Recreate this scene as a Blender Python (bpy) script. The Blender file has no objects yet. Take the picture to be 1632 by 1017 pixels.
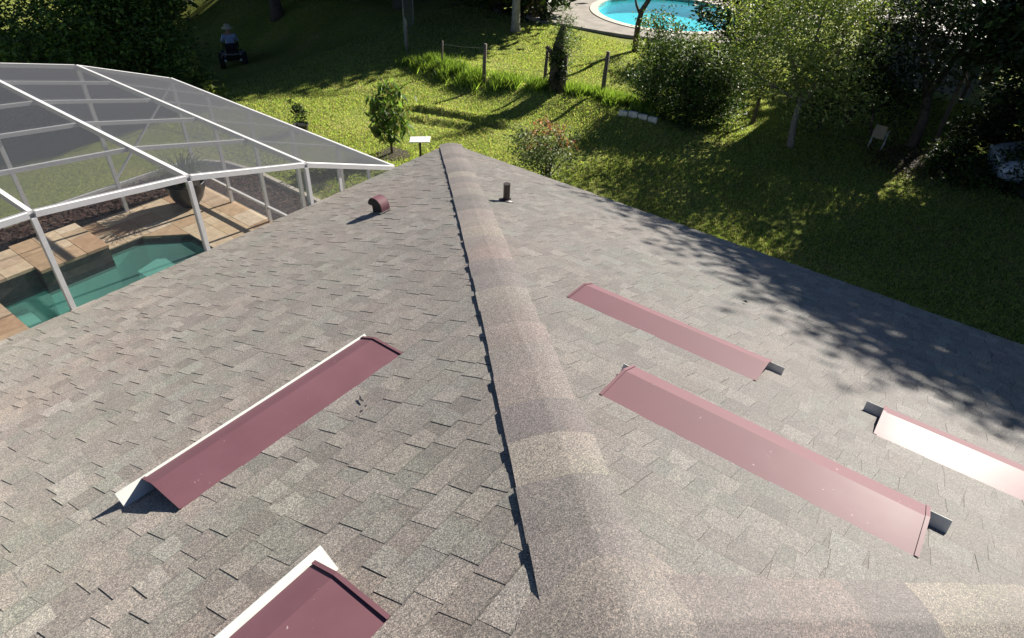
import bpy, math, random
import numpy as np
from mathutils import Vector, Matrix

random.seed(7)
RNG = np.random.default_rng(11)
SC = bpy.context.scene
COL = SC.collection

# ------------------------------------------------------------------ camera
cam_d = bpy.data.cameras.new('camera')
cam = bpy.data.objects.new('camera', cam_d)
COL.objects.link(cam)
cam_d.sensor_width = 36.0
cam_d.lens = 36.0 * 1057.77 / 1632.0
cam_d.clip_start = 0.05
cam_d.clip_end = 1500.0
rr = Vector((0.60128049, -0.79808861, 0.03894018))
uu = Vector((0.46396182, 0.38839576, 0.79617094))
ff = Vector((0.65053916, 0.4606553, -0.60381744))
m3 = Matrix((rr, uu, -ff)).transposed()
cam.matrix_world = Matrix.Translation((0, 0, 6.2054)) @ m3.to_4x4()
SC.camera = cam

# ------------------------------------------------------------------ light
SUN_AZ, SUN_EL = math.radians(97.5), math.radians(30.0)
SUN = Vector((math.sin(SUN_AZ) * math.cos(SUN_EL), math.cos(SUN_AZ) * math.cos(SUN_EL), math.sin(SUN_EL)))
world = bpy.data.worlds.new('World')
SC.world = world
world.use_nodes = True
wn = world.node_tree.nodes
sky = wn.new('ShaderNodeTexSky')
sky.sky_type = 'NISHITA'
sky.sun_disc = False
sky.sun_elevation = SUN_EL
sky.sun_rotation = SUN_AZ
sky.altitude = 6000.0
sky.air_density = 1.0
sky.dust_density = 0.3
bg = wn['Background']
bg.inputs['Strength'].default_value = 0.05
world.node_tree.links.new(sky.outputs['Color'], bg.inputs['Color'])
sd = bpy.data.lights.new('sun', 'SUN')
sd.energy = 5.0
sd.angle = math.radians(0.53)
sd.color = (1.0, 0.935, 0.83)
sun = bpy.data.objects.new('sun', sd)
COL.objects.link(sun)
sun.rotation_euler = (-SUN).to_track_quat('-Z', 'Y').to_euler()
sun.location = (40, -8, 30)
SC.view_settings.view_transform = 'Standard'
SC.view_settings.look = 'None'
SC.view_settings.exposure = 1.32
SC.view_settings.gamma = 1.0
SC.view_settings.use_curve_mapping = False
SC.cycles.max_bounces = 8
SC.cycles.transparent_max_bounces = 24

# ------------------------------------------------------------------ helpers
OFF = {}


def tag(o, label=None, cat=None, group=None, kind=None):
    if label: o['label'] = label
    if cat: o['category'] = cat
    if group: o['group'] = group
    if kind: o['kind'] = kind
    return o


def thing(name, loc, label, cat, group=None):
    o = bpy.data.objects.new(name, None)
    o.empty_display_size = 0.2
    COL.objects.link(o)
    o.location = loc
    OFF[o] = np.array(loc, float)
    return tag(o, label, cat, group)


def arr(name, V, F, mat, parent=None, smooth=False, tint=None, loc=None):
    """mesh object from world-space vertices V (n,3) and faces F (array or list)"""
    V = np.asarray(V, float).reshape(-1, 3)
    base = OFF[parent] if parent is not None else (np.array(loc, float) if loc is not None else np.zeros(3))
    L = V - base
    me = bpy.data.meshes.new(name)
    if isinstance(F, np.ndarray):
        n, k = F.shape
        me.vertices.add(len(L))
        me.vertices.foreach_set('co', L.astype(np.float32).ravel())
        me.loops.add(n * k)
        me.loops.foreach_set('vertex_index', F.astype(np.int32).ravel())
        me.polygons.add(n)
        me.polygons.foreach_set('loop_start', (np.arange(n) * k).astype(np.int32))
        me.update(calc_edges=True)
    else:
        me.from_pydata(L.tolist(), [], F)
        me.update()
    if smooth:
        me.polygons.foreach_set('use_smooth', np.ones(len(me.polygons), bool))
    if tint is not None:
        a = me.color_attributes.new('tint', 'FLOAT_COLOR', 'POINT')
        t = np.asarray(tint, float)
        if t.ndim == 1: t = np.tile(t, (len(L), 1))
        t = np.hstack([t[:, :3], np.ones((len(t), 1))])
        a.data.foreach_set('color', t.astype(np.float32).ravel())
    if mat: me.materials.append(mat)
    o = bpy.data.objects.new(name, me)
    COL.objects.link(o)
    if parent is not None:
        o.parent = parent
    else:
        o.location = base
    OFF[o] = base
    return o


class MB:
    def __init__(s): s.v = []; s.f = []
    def add(s, v, f):
        n = len(s.v); s.v += [tuple(p) for p in v]; s.f += [tuple(i + n for i in q) for q in f]; return s
    def box(s, lo, hi):
        x0, y0, z0 = lo; x1, y1, z1 = hi
        return s.add([(x0, y0, z0), (x1, y0, z0), (x1, y1, z0), (x0, y1, z0), (x0, y0, z1), (x1, y0, z1), (x1, y1, z1), (x0, y1, z1)],
                     [(0, 3, 2, 1), (4, 5, 6, 7), (0, 1, 5, 4), (1, 2, 6, 5), (2, 3, 7, 6), (3, 0, 4, 7)])
    def beam(s, p, q, w, h, up=(0, 0, 1)):
        p = np.array(p, float); q = np.array(q, float); d = q - p; d /= np.linalg.norm(d)
        a = np.cross(d, up)
        if np.linalg.norm(a) < 1e-4: a = np.cross(d, (1, 0, 0))
        a /= np.linalg.norm(a); b = np.cross(a, d)
        c = [(-w / 2, -h / 2), (w / 2, -h / 2), (w / 2, h / 2), (-w / 2, h / 2)]
        v = [p + a * i + b * j for i, j in c] + [q + a * i + b * j for i, j in c]
        return s.add(v, [(3, 2, 1, 0), (4, 5, 6, 7), (0, 1, 5, 4), (1, 2, 6, 5), (2, 3, 7, 6), (3, 0, 4, 7)])
    def tube(s, pts, rad, n=8):
        pts = [np.array(p, float) for p in pts]
        rad = [rad] * len(pts) if np.isscalar(rad) else rad
        rings = []
        ref = np.array((0.31, 0.77, 0.2))
        for i, p in enumerate(pts):
            d = pts[min(i + 1, len(pts) - 1)] - pts[max(i - 1, 0)]
            d /= np.linalg.norm(d)
            a = np.cross(d, ref); a /= np.linalg.norm(a); b = np.cross(d, a)
            rings.append([p + rad[i] * (a * math.cos(2 * math.pi * k / n) + b * math.sin(2 * math.pi * k / n)) for k in range(n)])
        v = [x for r in rings for x in r]; f = []
        for i in range(len(pts) - 1):
            for k in range(n):
                k2 = (k + 1) % n
                f.append((i * n + k, i * n + k2, (i + 1) * n + k2, (i + 1) * n + k))
        f.append(tuple(range(n - 1, -1, -1))); f.append(tuple((len(pts) - 1) * n + k for k in range(n)))
        return s.add(v, f)
    def lathe(s, c, prof, n=24):
        v = []; f = []
        for r, z in prof:
            for k in range(n):
                t = 2 * math.pi * k / n
                v.append((c[0] + r * math.cos(t), c[1] + r * math.sin(t), c[2] + z))
        for i in range(len(prof) - 1):
            for k in range(n):
                k2 = (k + 1) % n
                f.append((i * n + k, i * n + k2, (i + 1) * n + k2, (i + 1) * n + k))
        f.append(tuple((len(prof) - 1) * n + k for k in range(n)))
        return s.add(v, f)
    def prism(s, poly, z0, z1):
        n = len(poly)
        v = [(x, y, z0) for x, y in poly] + [(x, y, z1) for x, y in poly]
        f = [tuple(range(n - 1, -1, -1)), tuple(range(n, 2 * n))] + [(i, (i + 1) % n, n + (i + 1) % n, n + i) for i in range(n)]
        return s.add(v, f)
    def build(s, name, mat, parent=None, smooth=False, tint=None, loc=None, bevel=0):
        o = arr(name, s.v, s.f, mat, parent, smooth, tint, loc)
        if bevel:
            b = o.modifiers.new('bevel', 'BEVEL'); b.width = bevel; b.segments = 2; b.limit_method = 'ANGLE'
        return o


def smooth01(a, b, x):
    t = np.clip((x - a) / (b - a), 0, 1)
    return t * t * (3 - 2 * t)


# ------------------------------------------------------------------ materials
def newmat(name):
    m = bpy.data.materials.new(name); m.use_nodes = True
    nt = m.node_tree
    return m, nt, nt.nodes, nt.links, nt.nodes['Principled BSDF']


def nd(nodes, t, **kw):
    n = nodes.new(t)
    for k, v in kw.items():
        if k.startswith('_'): setattr(n, k[1:], v)
        else: n.inputs[k].default_value = v
    return n


def mixc(nodes, links, fac, a, b, mode='MIX'):
    n = nodes.new('ShaderNodeMix'); n.data_type = 'RGBA'; n.blend_type = mode
    for i, x in ((0, fac), (6, a), (7, b)):
        if hasattr(x, 'links'): links.new(x, n.inputs[i])
        elif isinstance(x, (int, float)): n.inputs[i].default_value = x
        else: n.inputs[i].default_value = (*x, 1)
    return n.outputs[2]


def ramp(nodes, links, fac, stops):
    n = nodes.new('ShaderNodeValToRGB')
    e = n.color_ramp.elements
    while len(e) < len(stops): e.new(0.5)
    for i, (p, c) in enumerate(stops):
        e[i].position = p; e[i].color = (*c, 1) if len(c) == 3 else c
    links.new(fac, n.inputs[0])
    return n.outputs[0]


def plain(name, col, rough=0.6, metal=0.0, var=0.12, scale=6.0, bump=0.0, bscale=60.0, spec=0.5):
    m, nt, N, L, p = newmat(name)
    geo = nd(N, 'ShaderNodeNewGeometry')
    no = nd(N, 'ShaderNodeTexNoise', Scale=scale, Detail=5.0, Roughness=0.65)
    L.new(geo.outputs['Position'], no.inputs['Vector'])
    c = ramp(N, L, no.outputs['Fac'], [(0.3, tuple(x * (1 - var) for x in col)), (0.7, tuple(min(1, x * (1 + var)) for x in col))])
    L.new(c, p.inputs['Base Color'])
    p.inputs['Roughness'].default_value = rough
    p.inputs['Metallic'].default_value = metal
    p.inputs['Specular IOR Level'].default_value = spec
    if bump:
        nb = nd(N, 'ShaderNodeTexNoise', Scale=bscale, Detail=4.0)
        L.new(geo.outputs['Position'], nb.inputs['Vector'])
        b = nd(N, 'ShaderNodeBump', Strength=bump, Distance=0.01)
        L.new(nb.outputs['Fac'], b.inputs['Height']); L.new(b.outputs['Normal'], p.inputs['Normal'])
    return m


def shingle_mat():
    m, nt, N, L, p = newmat('asphalt_shingle')
    geo = nd(N, 'ShaderNodeNewGeometry')
    at = nd(N, 'ShaderNodeAttribute', _attribute_name='tint')
    big = nd(N, 'ShaderNodeTexNoise', Scale=0.9, Detail=4.0, Roughness=0.6)
    L.new(geo.outputs['Position'], big.inputs['Vector'])
    algae = ramp(N, L, big.outputs['Fac'], [(0.36, (0.95, 1.0, 0.95)), (0.5, (1, 1, 1)), (0.66, (1.06, 1.0, 0.965))])
    c = mixc(N, L, 1.0, at.outputs['Color'], algae, 'MULTIPLY')
    st = nd(N, 'ShaderNodeTexNoise', Scale=9.0, Detail=4.0, Roughness=0.7)
    L.new(geo.outputs['Position'], st.inputs['Vector'])
    stain = ramp(N, L, st.outputs['Fac'], [(0.3, (0.94, 0.94, 0.945)), (0.62, (1.03, 1.03, 1.03))])
    c = mixc(N, L, 1.0, c, stain, 'MULTIPLY')
    vo = nd(N, 'ShaderNodeTexVoronoi', Scale=270.0)
    L.new(geo.outputs['Position'], vo.inputs['Vector'])
    sep = nd(N, 'ShaderNodeSeparateColor')
    L.new(vo.outputs['Color'], sep.inputs[0])
    gr = ramp(N, L, sep.outputs[0], [(0.0, (0.30, 0.295, 0.30)), (0.35, (0.80, 0.79, 0.79)), (0.72, (1.12, 1.10, 1.07)), (1.0, (2.1, 2.0, 1.88))])
    c = mixc(N, L, 1.0, c, gr, 'MULTIPLY')
    n2 = nd(N, 'ShaderNodeTexNoise', Scale=85.0, Detail=3.0, Roughness=0.7)
    L.new(geo.outputs['Position'], n2.inputs['Vector'])
    g2 = ramp(N, L, n2.outputs['Fac'], [(0.3, (0.88, 0.88, 0.885)), (0.7, (1.12, 1.115, 1.11))])
    c = mixc(N, L, 1.0, c, g2, 'MULTIPLY')
    L.new(c, p.inputs['Base Color'])
    p.inputs['Roughness'].default_value = 0.68
    p.inputs['Diffuse Roughness'].default_value = 1.0
    p.inputs['Sheen Weight'].default_value = 0.2
    p.inputs['Sheen Roughness'].default_value = 0.5
    p.inputs['Sheen Tint'].default_value = (0.9, 0.86, 0.8, 1)
    p.inputs['Specular IOR Level'].default_value = 0.45
    b = nd(N, 'ShaderNodeBump', Strength=0.6, Distance=0.004)
    L.new(sep.outputs[1], b.inputs['Height']); L.new(b.outputs['Normal'], p.inputs['Normal'])
    return m


def leaf_mat(name, trans=0.35, sat=(1, 1, 1)):
    m, nt, N, L, p = newmat(name)
    at = nd(N, 'ShaderNodeAttribute', _attribute_name='tint')
    c = mixc(N, L, 1.0, at.outputs['Color'], sat, 'MULTIPLY')
    L.new(c, p.inputs['Base Color'])
    p.inputs['Roughness'].default_value = 0.5
    p.inputs['Specular IOR Level'].default_value = 0.22
    tr = nd(N, 'ShaderNodeBsdfTranslucent')
    c2 = mixc(N, L, 1.0, c, (1.15, 1.25, 0.55), 'MULTIPLY')
    L.new(c2, tr.inputs['Color'])
    mx = nd(N, 'ShaderNodeMixShader', Fac=trans)
    L.new(p.outputs[0], mx.inputs[1]); L.new(tr.outputs[0], mx.inputs[2])
    L.new(mx.outputs[0], N['Material Output'].inputs['Surface'])
    return m


def lawn_mat():
    m, nt, N, L, p = newmat('lawn_ground')
    geo = nd(N, 'ShaderNodeNewGeometry')
    a = nd(N, 'ShaderNodeTexNoise', Scale=0.45, Detail=6.0, Roughness=0.62)
    b = nd(N, 'ShaderNodeTexNoise', Scale=14.0, Detail=6.0, Roughness=0.75)
    d = nd(N, 'ShaderNodeTexNoise', Scale=2.2, Detail=5.0, Roughness=0.7)
    for n in (a, b, d): L.new(geo.outputs['Position'], n.inputs['Vector'])
    c1 = ramp(N, L, a.outputs['Fac'], [(0.3, (0.17, 0.215, 0.045)), (0.55, (0.25, 0.285, 0.07)), (0.75, (0.34, 0.31, 0.13))])
    c2 = ramp(N, L, b.outputs['Fac'], [(0.3, (0.22, 0.25, 0.2)), (0.5, (0.85, 0.88, 0.8)), (0.72, (1.6, 1.45, 1.4))])
    c = mixc(N, L, 1.0, c1, c2, 'MULTIPLY')
    dry = ramp(N, L, d.outputs['Fac'], [(0.56, (0, 0, 0)), (0.72, (1, 1, 1))])
    c = mixc(N, L, dry, c, (0.21, 0.18, 0.09))
    L.new(c, p.inputs['Base Color'])
    p.inputs['Roughness'].default_value = 0.9
    p.inputs['Specular IOR Level'].default_value = 0.1
    bm = nd(N, 'ShaderNodeBump', Strength=0.9, Distance=0.06)
    L.new(b.outputs['Fac'], bm.inputs['Height']); L.new(bm.outputs['Normal'], p.inputs['Normal'])
    return m


def screen_mat():
    # woven insect screen: the share of thread a ray meets grows with the slant at which it crosses the cloth
    m, nt, N, L, p = newmat('insect_screen')
    lw = nd(N, 'ShaderNodeLayerWeight', Blend=0.5)
    cs = nd(N, 'ShaderNodeMath', _operation='SUBTRACT'); cs.inputs[0].default_value = 1.0
    L.new(lw.outputs['Facing'], cs.inputs[1])
    mxm = nd(N, 'ShaderNodeMath', _operation='MAXIMUM'); L.new(cs.outputs[0], mxm.inputs[0]); mxm.inputs[1].default_value = 0.06
    inv = nd(N, 'ShaderNodeMath', _operation='DIVIDE'); inv.inputs[0].default_value = 1.0; L.new(mxm.outputs[0], inv.inputs[1])
    pw = nd(N, 'ShaderNodeMath', _operation='POWER'); pw.inputs[0].default_value = 0.76; L.new(inv.outputs[0], pw.inputs[1])
    p.inputs['Base Color'].default_value = (0.10, 0.104, 0.12, 1)
    p.inputs['Roughness'].default_value = 0.5
    tl = nd(N, 'ShaderNodeBsdfTranslucent'); tl.inputs['Color'].default_value = (0.115, 0.12, 0.138, 1)
    m2 = nd(N, 'ShaderNodeMixShader', Fac=0.4)
    L.new(p.outputs[0], m2.inputs[1]); L.new(tl.outputs[0], m2.inputs[2])
    tr = nd(N, 'ShaderNodeBsdfTransparent')
    mx = nd(N, 'ShaderNodeMixShader')
    L.new(pw.outputs[0], mx.inputs[0]); L.new(m2.outputs[0], mx.inputs[1]); L.new(tr.outputs[0], mx.inputs[2])
    L.new(mx.outputs[0], N['Material Output'].inputs['Surface'])
    return m


def water_mat(name, tintc, scale=3.0, strength=0.12, milk=(0.16, 0.36, 0.31)):
    m, nt, N, L, p = newmat(name)
    geo = nd(N, 'ShaderNodeNewGeometry')
    no = nd(N, 'ShaderNodeTexNoise', Scale=scale, Detail=4.0, Roughness=0.6)
    L.new(geo.outputs['Position'], no.inputs['Vector'])
    b = nd(N, 'ShaderNodeBump', Strength=strength, Distance=0.05)
    L.new(no.outputs['Fac'], b.inputs['Height'])
    gl = nd(N, 'ShaderNodeBsdfGlossy', Roughness=0.03)
    L.new(b.outputs['Normal'], gl.inputs['Normal'])
    tr = nd(N, 'ShaderNodeBsdfTransparent'); tr.inputs['Color'].default_value = (*tintc, 1)
    lw = nd(N, 'ShaderNodeLayerWeight', Blend=0.5)
    L.new(b.outputs['Normal'], lw.inputs['Normal'])
    p5 = nd(N, 'ShaderNodeMath', _operation='POWER'); L.new(lw.outputs['Facing'], p5.inputs[0]); p5.inputs[1].default_value = 5.0
    fr = nd(N, 'ShaderNodeMath', _operation='MULTIPLY_ADD'); L.new(p5.outputs[0], fr.inputs[0]); fr.inputs[1].default_value = 0.98; fr.inputs[2].default_value = 0.02
    df = nd(N, 'ShaderNodeBsdfDiffuse'); df.inputs['Color'].default_value = (*milk, 1)
    mk = nd(N, 'ShaderNodeMixShader', Fac=0.3)
    L.new(tr.outputs[0], mk.inputs[1]); L.new(df.outputs[0], mk.inputs[2])
    mx = nd(N, 'ShaderNodeMixShader')
    L.new(fr.outputs[0], mx.inputs[0]); L.new(mk.outputs[0], mx.inputs[1]); L.new(gl.outputs[0], mx.inputs[2])
    L.new(mx.outputs[0], N['Material Output'].inputs['Surface'])
    return m


def metal_red():
    m, nt, N, L, p = newmat('painted_red_metal')
    geo = nd(N, 'ShaderNodeNewGeometry')
    no = nd(N, 'ShaderNodeTexNoise', Scale=4.0, Detail=5.0, Roughness=0.6)
    fl = nd(N, 'ShaderNodeTexNoise', Scale=46.0, Detail=3.0, Roughness=0.6)
    fl2 = nd(N, 'ShaderNodeTexNoise', Scale=5.5, Detail=3.0)
    for n in (no, fl, fl2): L.new(geo.outputs['Position'], n.inputs['Vector'])
    c = ramp(N, L, no.outputs['Fac'], [(0.3, (0.126, 0.055, 0.068)), (0.7, (0.146, 0.066, 0.081))])
    s = ramp(N, L, fl.outputs['Fac'], [(0.695, (0, 0, 0)), (0.73, (1, 1, 1))])
    s2 = ramp(N, L, fl2.outputs['Fac'], [(0.52, (0, 0, 0)), (0.62, (1, 1, 1))])
    sp = mixc(N, L, 1.0, s, s2, 'MULTIPLY')
    c = mixc(N, L, sp, c, (0.5, 0.44, 0.42))
    L.new(c, p.inputs['Base Color'])
    r = ramp(N, L, no.outputs['Fac'], [(0.3, (0.62,) * 3), (0.7, (0.68,) * 3)])
    L.new(r, p.inputs['Roughness'])
    p.inputs['Specular IOR Level'].default_value = 0.25
    p.inputs['Coat Weight'].default_value = 0.10
    p.inputs['Coat Roughness'].default_value = 0.3
    bm = nd(N, 'ShaderNodeBump', Strength=0.05, Distance=0.01)
    L.new(no.outputs['Fac'], bm.inputs['Height']); L.new(bm.outputs['Normal'], p.inputs['Normal'])
    return m


M = dict(
    shingle=shingle_mat(), red=metal_red(), screen=screen_mat(), lawn=lawn_mat(),
    alu=plain('white_aluminium', (0.66, 0.66, 0.66), 0.4, 0.0, 0.06, 9),
    baffle=plain('white_coated_metal', (0.58, 0.6, 0.57), 0.5, 0.0, 0.08, 12),
    pipe=plain('dark_vent_pipe', (0.035, 0.026, 0.025), 0.5, 0, 0.3, 25),
    dark=plain('dark_opening_and_shade', (0.012, 0.012, 0.013), 0.8),
    fascia=plain('beige_fascia', (0.5, 0.46, 0.4), 0.5, 0, 0.08),
    stucco=plain('stucco_wall', (0.55, 0.5, 0.42), 0.9, 0, 0.08, 3, 0.4, 90),
    bark=plain('bark', (0.09, 0.07, 0.052), 0.9, 0, 0.4, 14, 0.8, 50),
    palebark=plain('pale_bark', (0.32, 0.29, 0.25), 0.85, 0, 0.25, 9, 0.6, 40),
    greybark=plain('grey_bark', (0.2, 0.18, 0.15), 0.85, 0, 0.3, 12, 0.6, 40),
    wood=plain('weathered_post', (0.13, 0.105, 0.085), 0.9, 0, 0.3, 18, 0.5, 60),
    mulch=plain('mulch', (0.05, 0.033, 0.026), 0.95, 0, 0.6, 16, 1.0, 30),
    travert=None,
    pot=plain('dark_glazed_pot', (0.022, 0.023, 0.026), 0.35, 0, 0.2, 6),
    soil=plain('soil', (0.03, 0.022, 0.016), 0.95, 0, 0.4, 20, 0.8, 40),
    concrete=plain('patio_concrete', (0.27, 0.245, 0.215), 0.9, 0, 0.25, 2.2, 0.5, 40),
    coping=plain('pale_coping', (0.52, 0.48, 0.41), 0.8, 0, 0.15, 5, 0.3, 50),
    plaster=plain('pool_plaster', (0.42, 0.60, 0.56), 0.7, 0, 0.12, 1.6),
    plaster_blue=plain('pool_plaster_blue', (0.16, 0.80, 0.84), 0.7, 0, 0.08, 3),
    bench=plain('pool_bench', (0.47, 0.62, 0.56), 0.7, 0, 0.1, 3),
    water=water_mat('pool_water', (0.58, 0.86, 0.83), 7.0, 0.3),
    water2=water_mat('far_pool_water', (0.55, 0.95, 0.97), 2.5, 0.25, (0.1, 0.5, 0.55)),
    white=plain('white_plastic', (0.78, 0.79, 0.8), 0.35, 0, 0.03),
    block=plain('white_block', (0.62, 0.6, 0.56), 0.85, 0, 0.2, 10, 0.4, 60),
    black=plain('black_plastic', (0.016, 0.016, 0.017), 0.5, 0, 0.2),
    rubber=plain('rubber', (0.018, 0.018, 0.018), 0.85, 0, 0.2),
    shirt=plain('pale_blue_shirt', (0.34, 0.45, 0.66), 0.85, 0, 0.1, 10),
    hat=plain('straw_hat', (0.55, 0.5, 0.4), 0.85, 0, 0.12, 30),
    skin=plain('skin', (0.42, 0.25, 0.18), 0.6, 0, 0.06),
    trousers=plain('dark_trousers', (0.02, 0.022, 0.03), 0.9, 0, 0.2),
    wire=plain('galvanised_wire', (0.25, 0.25, 0.24), 0.5, 0.4, 0.1),
    carpaint=plain('blue_grey_car_paint', (0.5, 0.56, 0.66), 0.14, 0.1, 0.03),
    glass=plain('dark_car_glass', (0.01, 0.012, 0.015), 0.05, 0, 0.02),
    tin=plain('old_metal_roof', (0.16, 0.145, 0.13), 0.55, 0.2, 0.3, 3),
    siding=plain('grey_siding', (0.33, 0.34, 0.37), 0.7, 0, 0.1, 4),
    tan=plain('tan_fabric', (0.34, 0.29, 0.2), 0.9, 0, 0.15, 20),
    tar=plain('roof_tar', (0.02, 0.019, 0.02), 0.7, 0, 0.3),
    leaf=leaf_mat('leaf', 0.30), leafthin=leaf_mat('leaf_thin', 0.45), leafdark=leaf_mat('leaf_dark', 0.16),
    grass=leaf_mat('grass_blade', 0.55),
)


def travertine():
    m, nt, N, L, p = newmat('travertine_paver')
    geo = nd(N, 'ShaderNodeNewGeometry')
    at = nd(N, 'ShaderNodeAttribute', _attribute_name='tint')
    no = nd(N, 'ShaderNodeTexNoise', Scale=7.0, Detail=6.0, Roughness=0.7)
    L.new(geo.outputs['Position'], no.inputs['Vector'])
    c2 = ramp(N, L, no.outputs['Fac'], [(0.3, (0.72, 0.7, 0.68)), (0.65, (1.08, 1.07, 1.05))])
    c = mixc(N, L, 1.0, at.outputs['Color'], c2, 'MULTIPLY')
    L.new(c, p.inputs['Base Color'])
    p.inputs['Roughness'].default_value = 0.75
    return m


M['travert'] = travertine()


# ------------------------------------------------------------------ terrain
def gz(x, y):
    x = np.asarray(x, float); y = np.asarray(y, float)
    drop = -1.8 * smooth01(14.5, 24.0, y - 0.25 * (x - 9)) * (1 - smooth01(15.0, 20.0, x))
    z = -0.05 + drop
    z = z + 0.035 * np.sin(x * 1.3 + 0.6 * y) * np.sin(0.9 * y - 0.4 * x) * smooth01(7.6, 10, x)
    # low bank the fence stands on
    z = z + 0.30 * np.exp(-((x - (15.3 + 0.18 * np.sin(y))) / 0.9) ** 2) * smooth01(5.5, 7.5, y) * (1 - smooth01(13.5, 15.5, y))
    # two shallow furrows
    for (ax, ay), (bx, by), dep in (((12.30, 12.3), (12.95, 9.6), 0.12), ((11.70, 11.8), (12.3, 10.3), 0.08)):
        dx, dy = bx - ax, by - ay; ln = math.hypot(dx, dy)
        s = ((x - ax) * dx + (y - ay) * dy) / ln; t = ((x - ax) * dy - (y - ay) * dx) / ln
        win = smooth01(-0.3, 0.3, s) * (1 - smooth01(ln - 0.3, ln + 0.3, s))
        z = z + win * (-dep * np.exp(-(t / 0.13) ** 2) + 0.75 * dep * np.exp(-((t + 0.26) / 0.15) ** 2))
    return z


DECK = (-6.0, 6.28, 6.75, 12.40)          # x0, x1, y0, y1 of the pool deck
NPOOL_C, NPOOL_R = (27.35, 12.2), (3.0, 2.95)
xs = np.concatenate([[-500, -200, -90, -40, -20, -12, DECK[0]], np.linspace(-2, 5.5, 9), [DECK[1]], np.arange(6.45, 23.2, 0.13), np.arange(23.4, 40, 0.5), [50, 70, 100, 160, 260, 500]])
ys = np.concatenate([[-500, -200, -90, -40, -20, -10, -6], np.arange(-4, 6.6, 0.16), [DECK[2]], np.arange(6.9, 12.3, 0.13), [DECK[3]], np.arange(12.53, 19, 0.13), np.arange(19.2, 40, 0.5), [50, 70, 110, 200, 500]])
X, Y = np.meshgrid(xs, ys, indexing='ij')
Z = gz(X, Y)
V = np.stack([X, Y, Z], -1).reshape(-1, 3)
ny = len(ys)
I, J = np.meshgrid(np.arange(len(xs) - 1), np.arange(ny - 1), indexing='ij')
cx = (xs[I] + xs[I + 1]) / 2; cy = (ys[J] + ys[J + 1]) / 2
keep = ~((cx > DECK[0]) & (cx < DECK[1]) & (cy > DECK[2]) & (cy < DECK[3]))
keep &= ~((((cx - NPOOL_C[0]) / (NPOOL_R[0] + .1)) ** 2 + ((cy - NPOOL_C[1]) / (NPOOL_R[1] + .1)) ** 2) < 1)
I, J = I[keep], J[keep]
F = np.stack([I * ny + J, (I + 1) * ny + J, (I + 1) * ny + J + 1, I * ny + J + 1], -1)
tag(arr('lawn', V, F, M['lawn'], smooth=True), kind='structure')

# ------------------------------------------------------------------ house and roof
TH = math.atan(1 / 3); CT, ST = math.cos(TH), math.sin(TH)
CO = np.array((7.40827, 6.58008, 2.1054))                # the roof corner at the eaves
RUN = 6.27                                               # plan distance eave to ridge
PK = CO + np.array((-RUN, -RUN, RUN / 3))                # where hips and ridge meet
LEN_R = 2 * RUN                                          # right eave length
LEN_L = 20.5                                             # left eave length
SL = RUN / CT
house = thing('house', (1.0, 0.3, 0.0), 'single-storey house seen from its own brown-grey shingled hip roof', 'house')


class Face:
    def __init__(s, ex, ed, en): s.ex, s.ed, s.en = map(np.array, (ex, ed, en))
    def p(s, a, v, h=0.0): return CO + s.ex * a + s.ed * v + s.en * h


FL = Face((-1., 0, 0), (0, -CT, ST), (0, ST, CT))
FR = Face((0, -1., 0), (-CT, 0, ST), (ST, 0, CT))
EXPO = 0.1436
PAL = [(0.262, 0.232, 0.208), (0.240, 0.216, 0.196), (0.222, 0.212, 0.190), (0.285, 0.262, 0.238), (0.205, 0.182, 0.166), (0.250, 0.244, 0.220), (0.225, 0.194, 0.180)]
PAL = [tuple(1.01 * (0.85 * c + 0.15 * (sum(p) / 3)) for c in p) for p in PAL]
PW = [0.24, 0.2, 0.16, 0.13, 0.11, 0.09, 0.07]


def pick_tint():
    c = np.array(PAL[RNG.choice(len(PAL), p=PW)])
    return c * RNG.uniform(0.92, 1.09)


ncourse = int(SL / EXPO) + 1
rv, rf, rt = [], [], []                                  # stepped courses of the roof body
tabs = []                                                # (distance, verts, tint)
CAMP = np.array((0, 0, 6.2054))


def quadstrip(P, tint):
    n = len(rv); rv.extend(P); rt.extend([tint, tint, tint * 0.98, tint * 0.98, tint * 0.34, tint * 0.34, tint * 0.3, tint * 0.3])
    rf.append((n, n + 1, n + 2, n + 3))
    rf.append((n + 3, n + 2, n + 4, n + 5))
    rf.append((n + 6, n + 7, n + 1, n))


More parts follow.
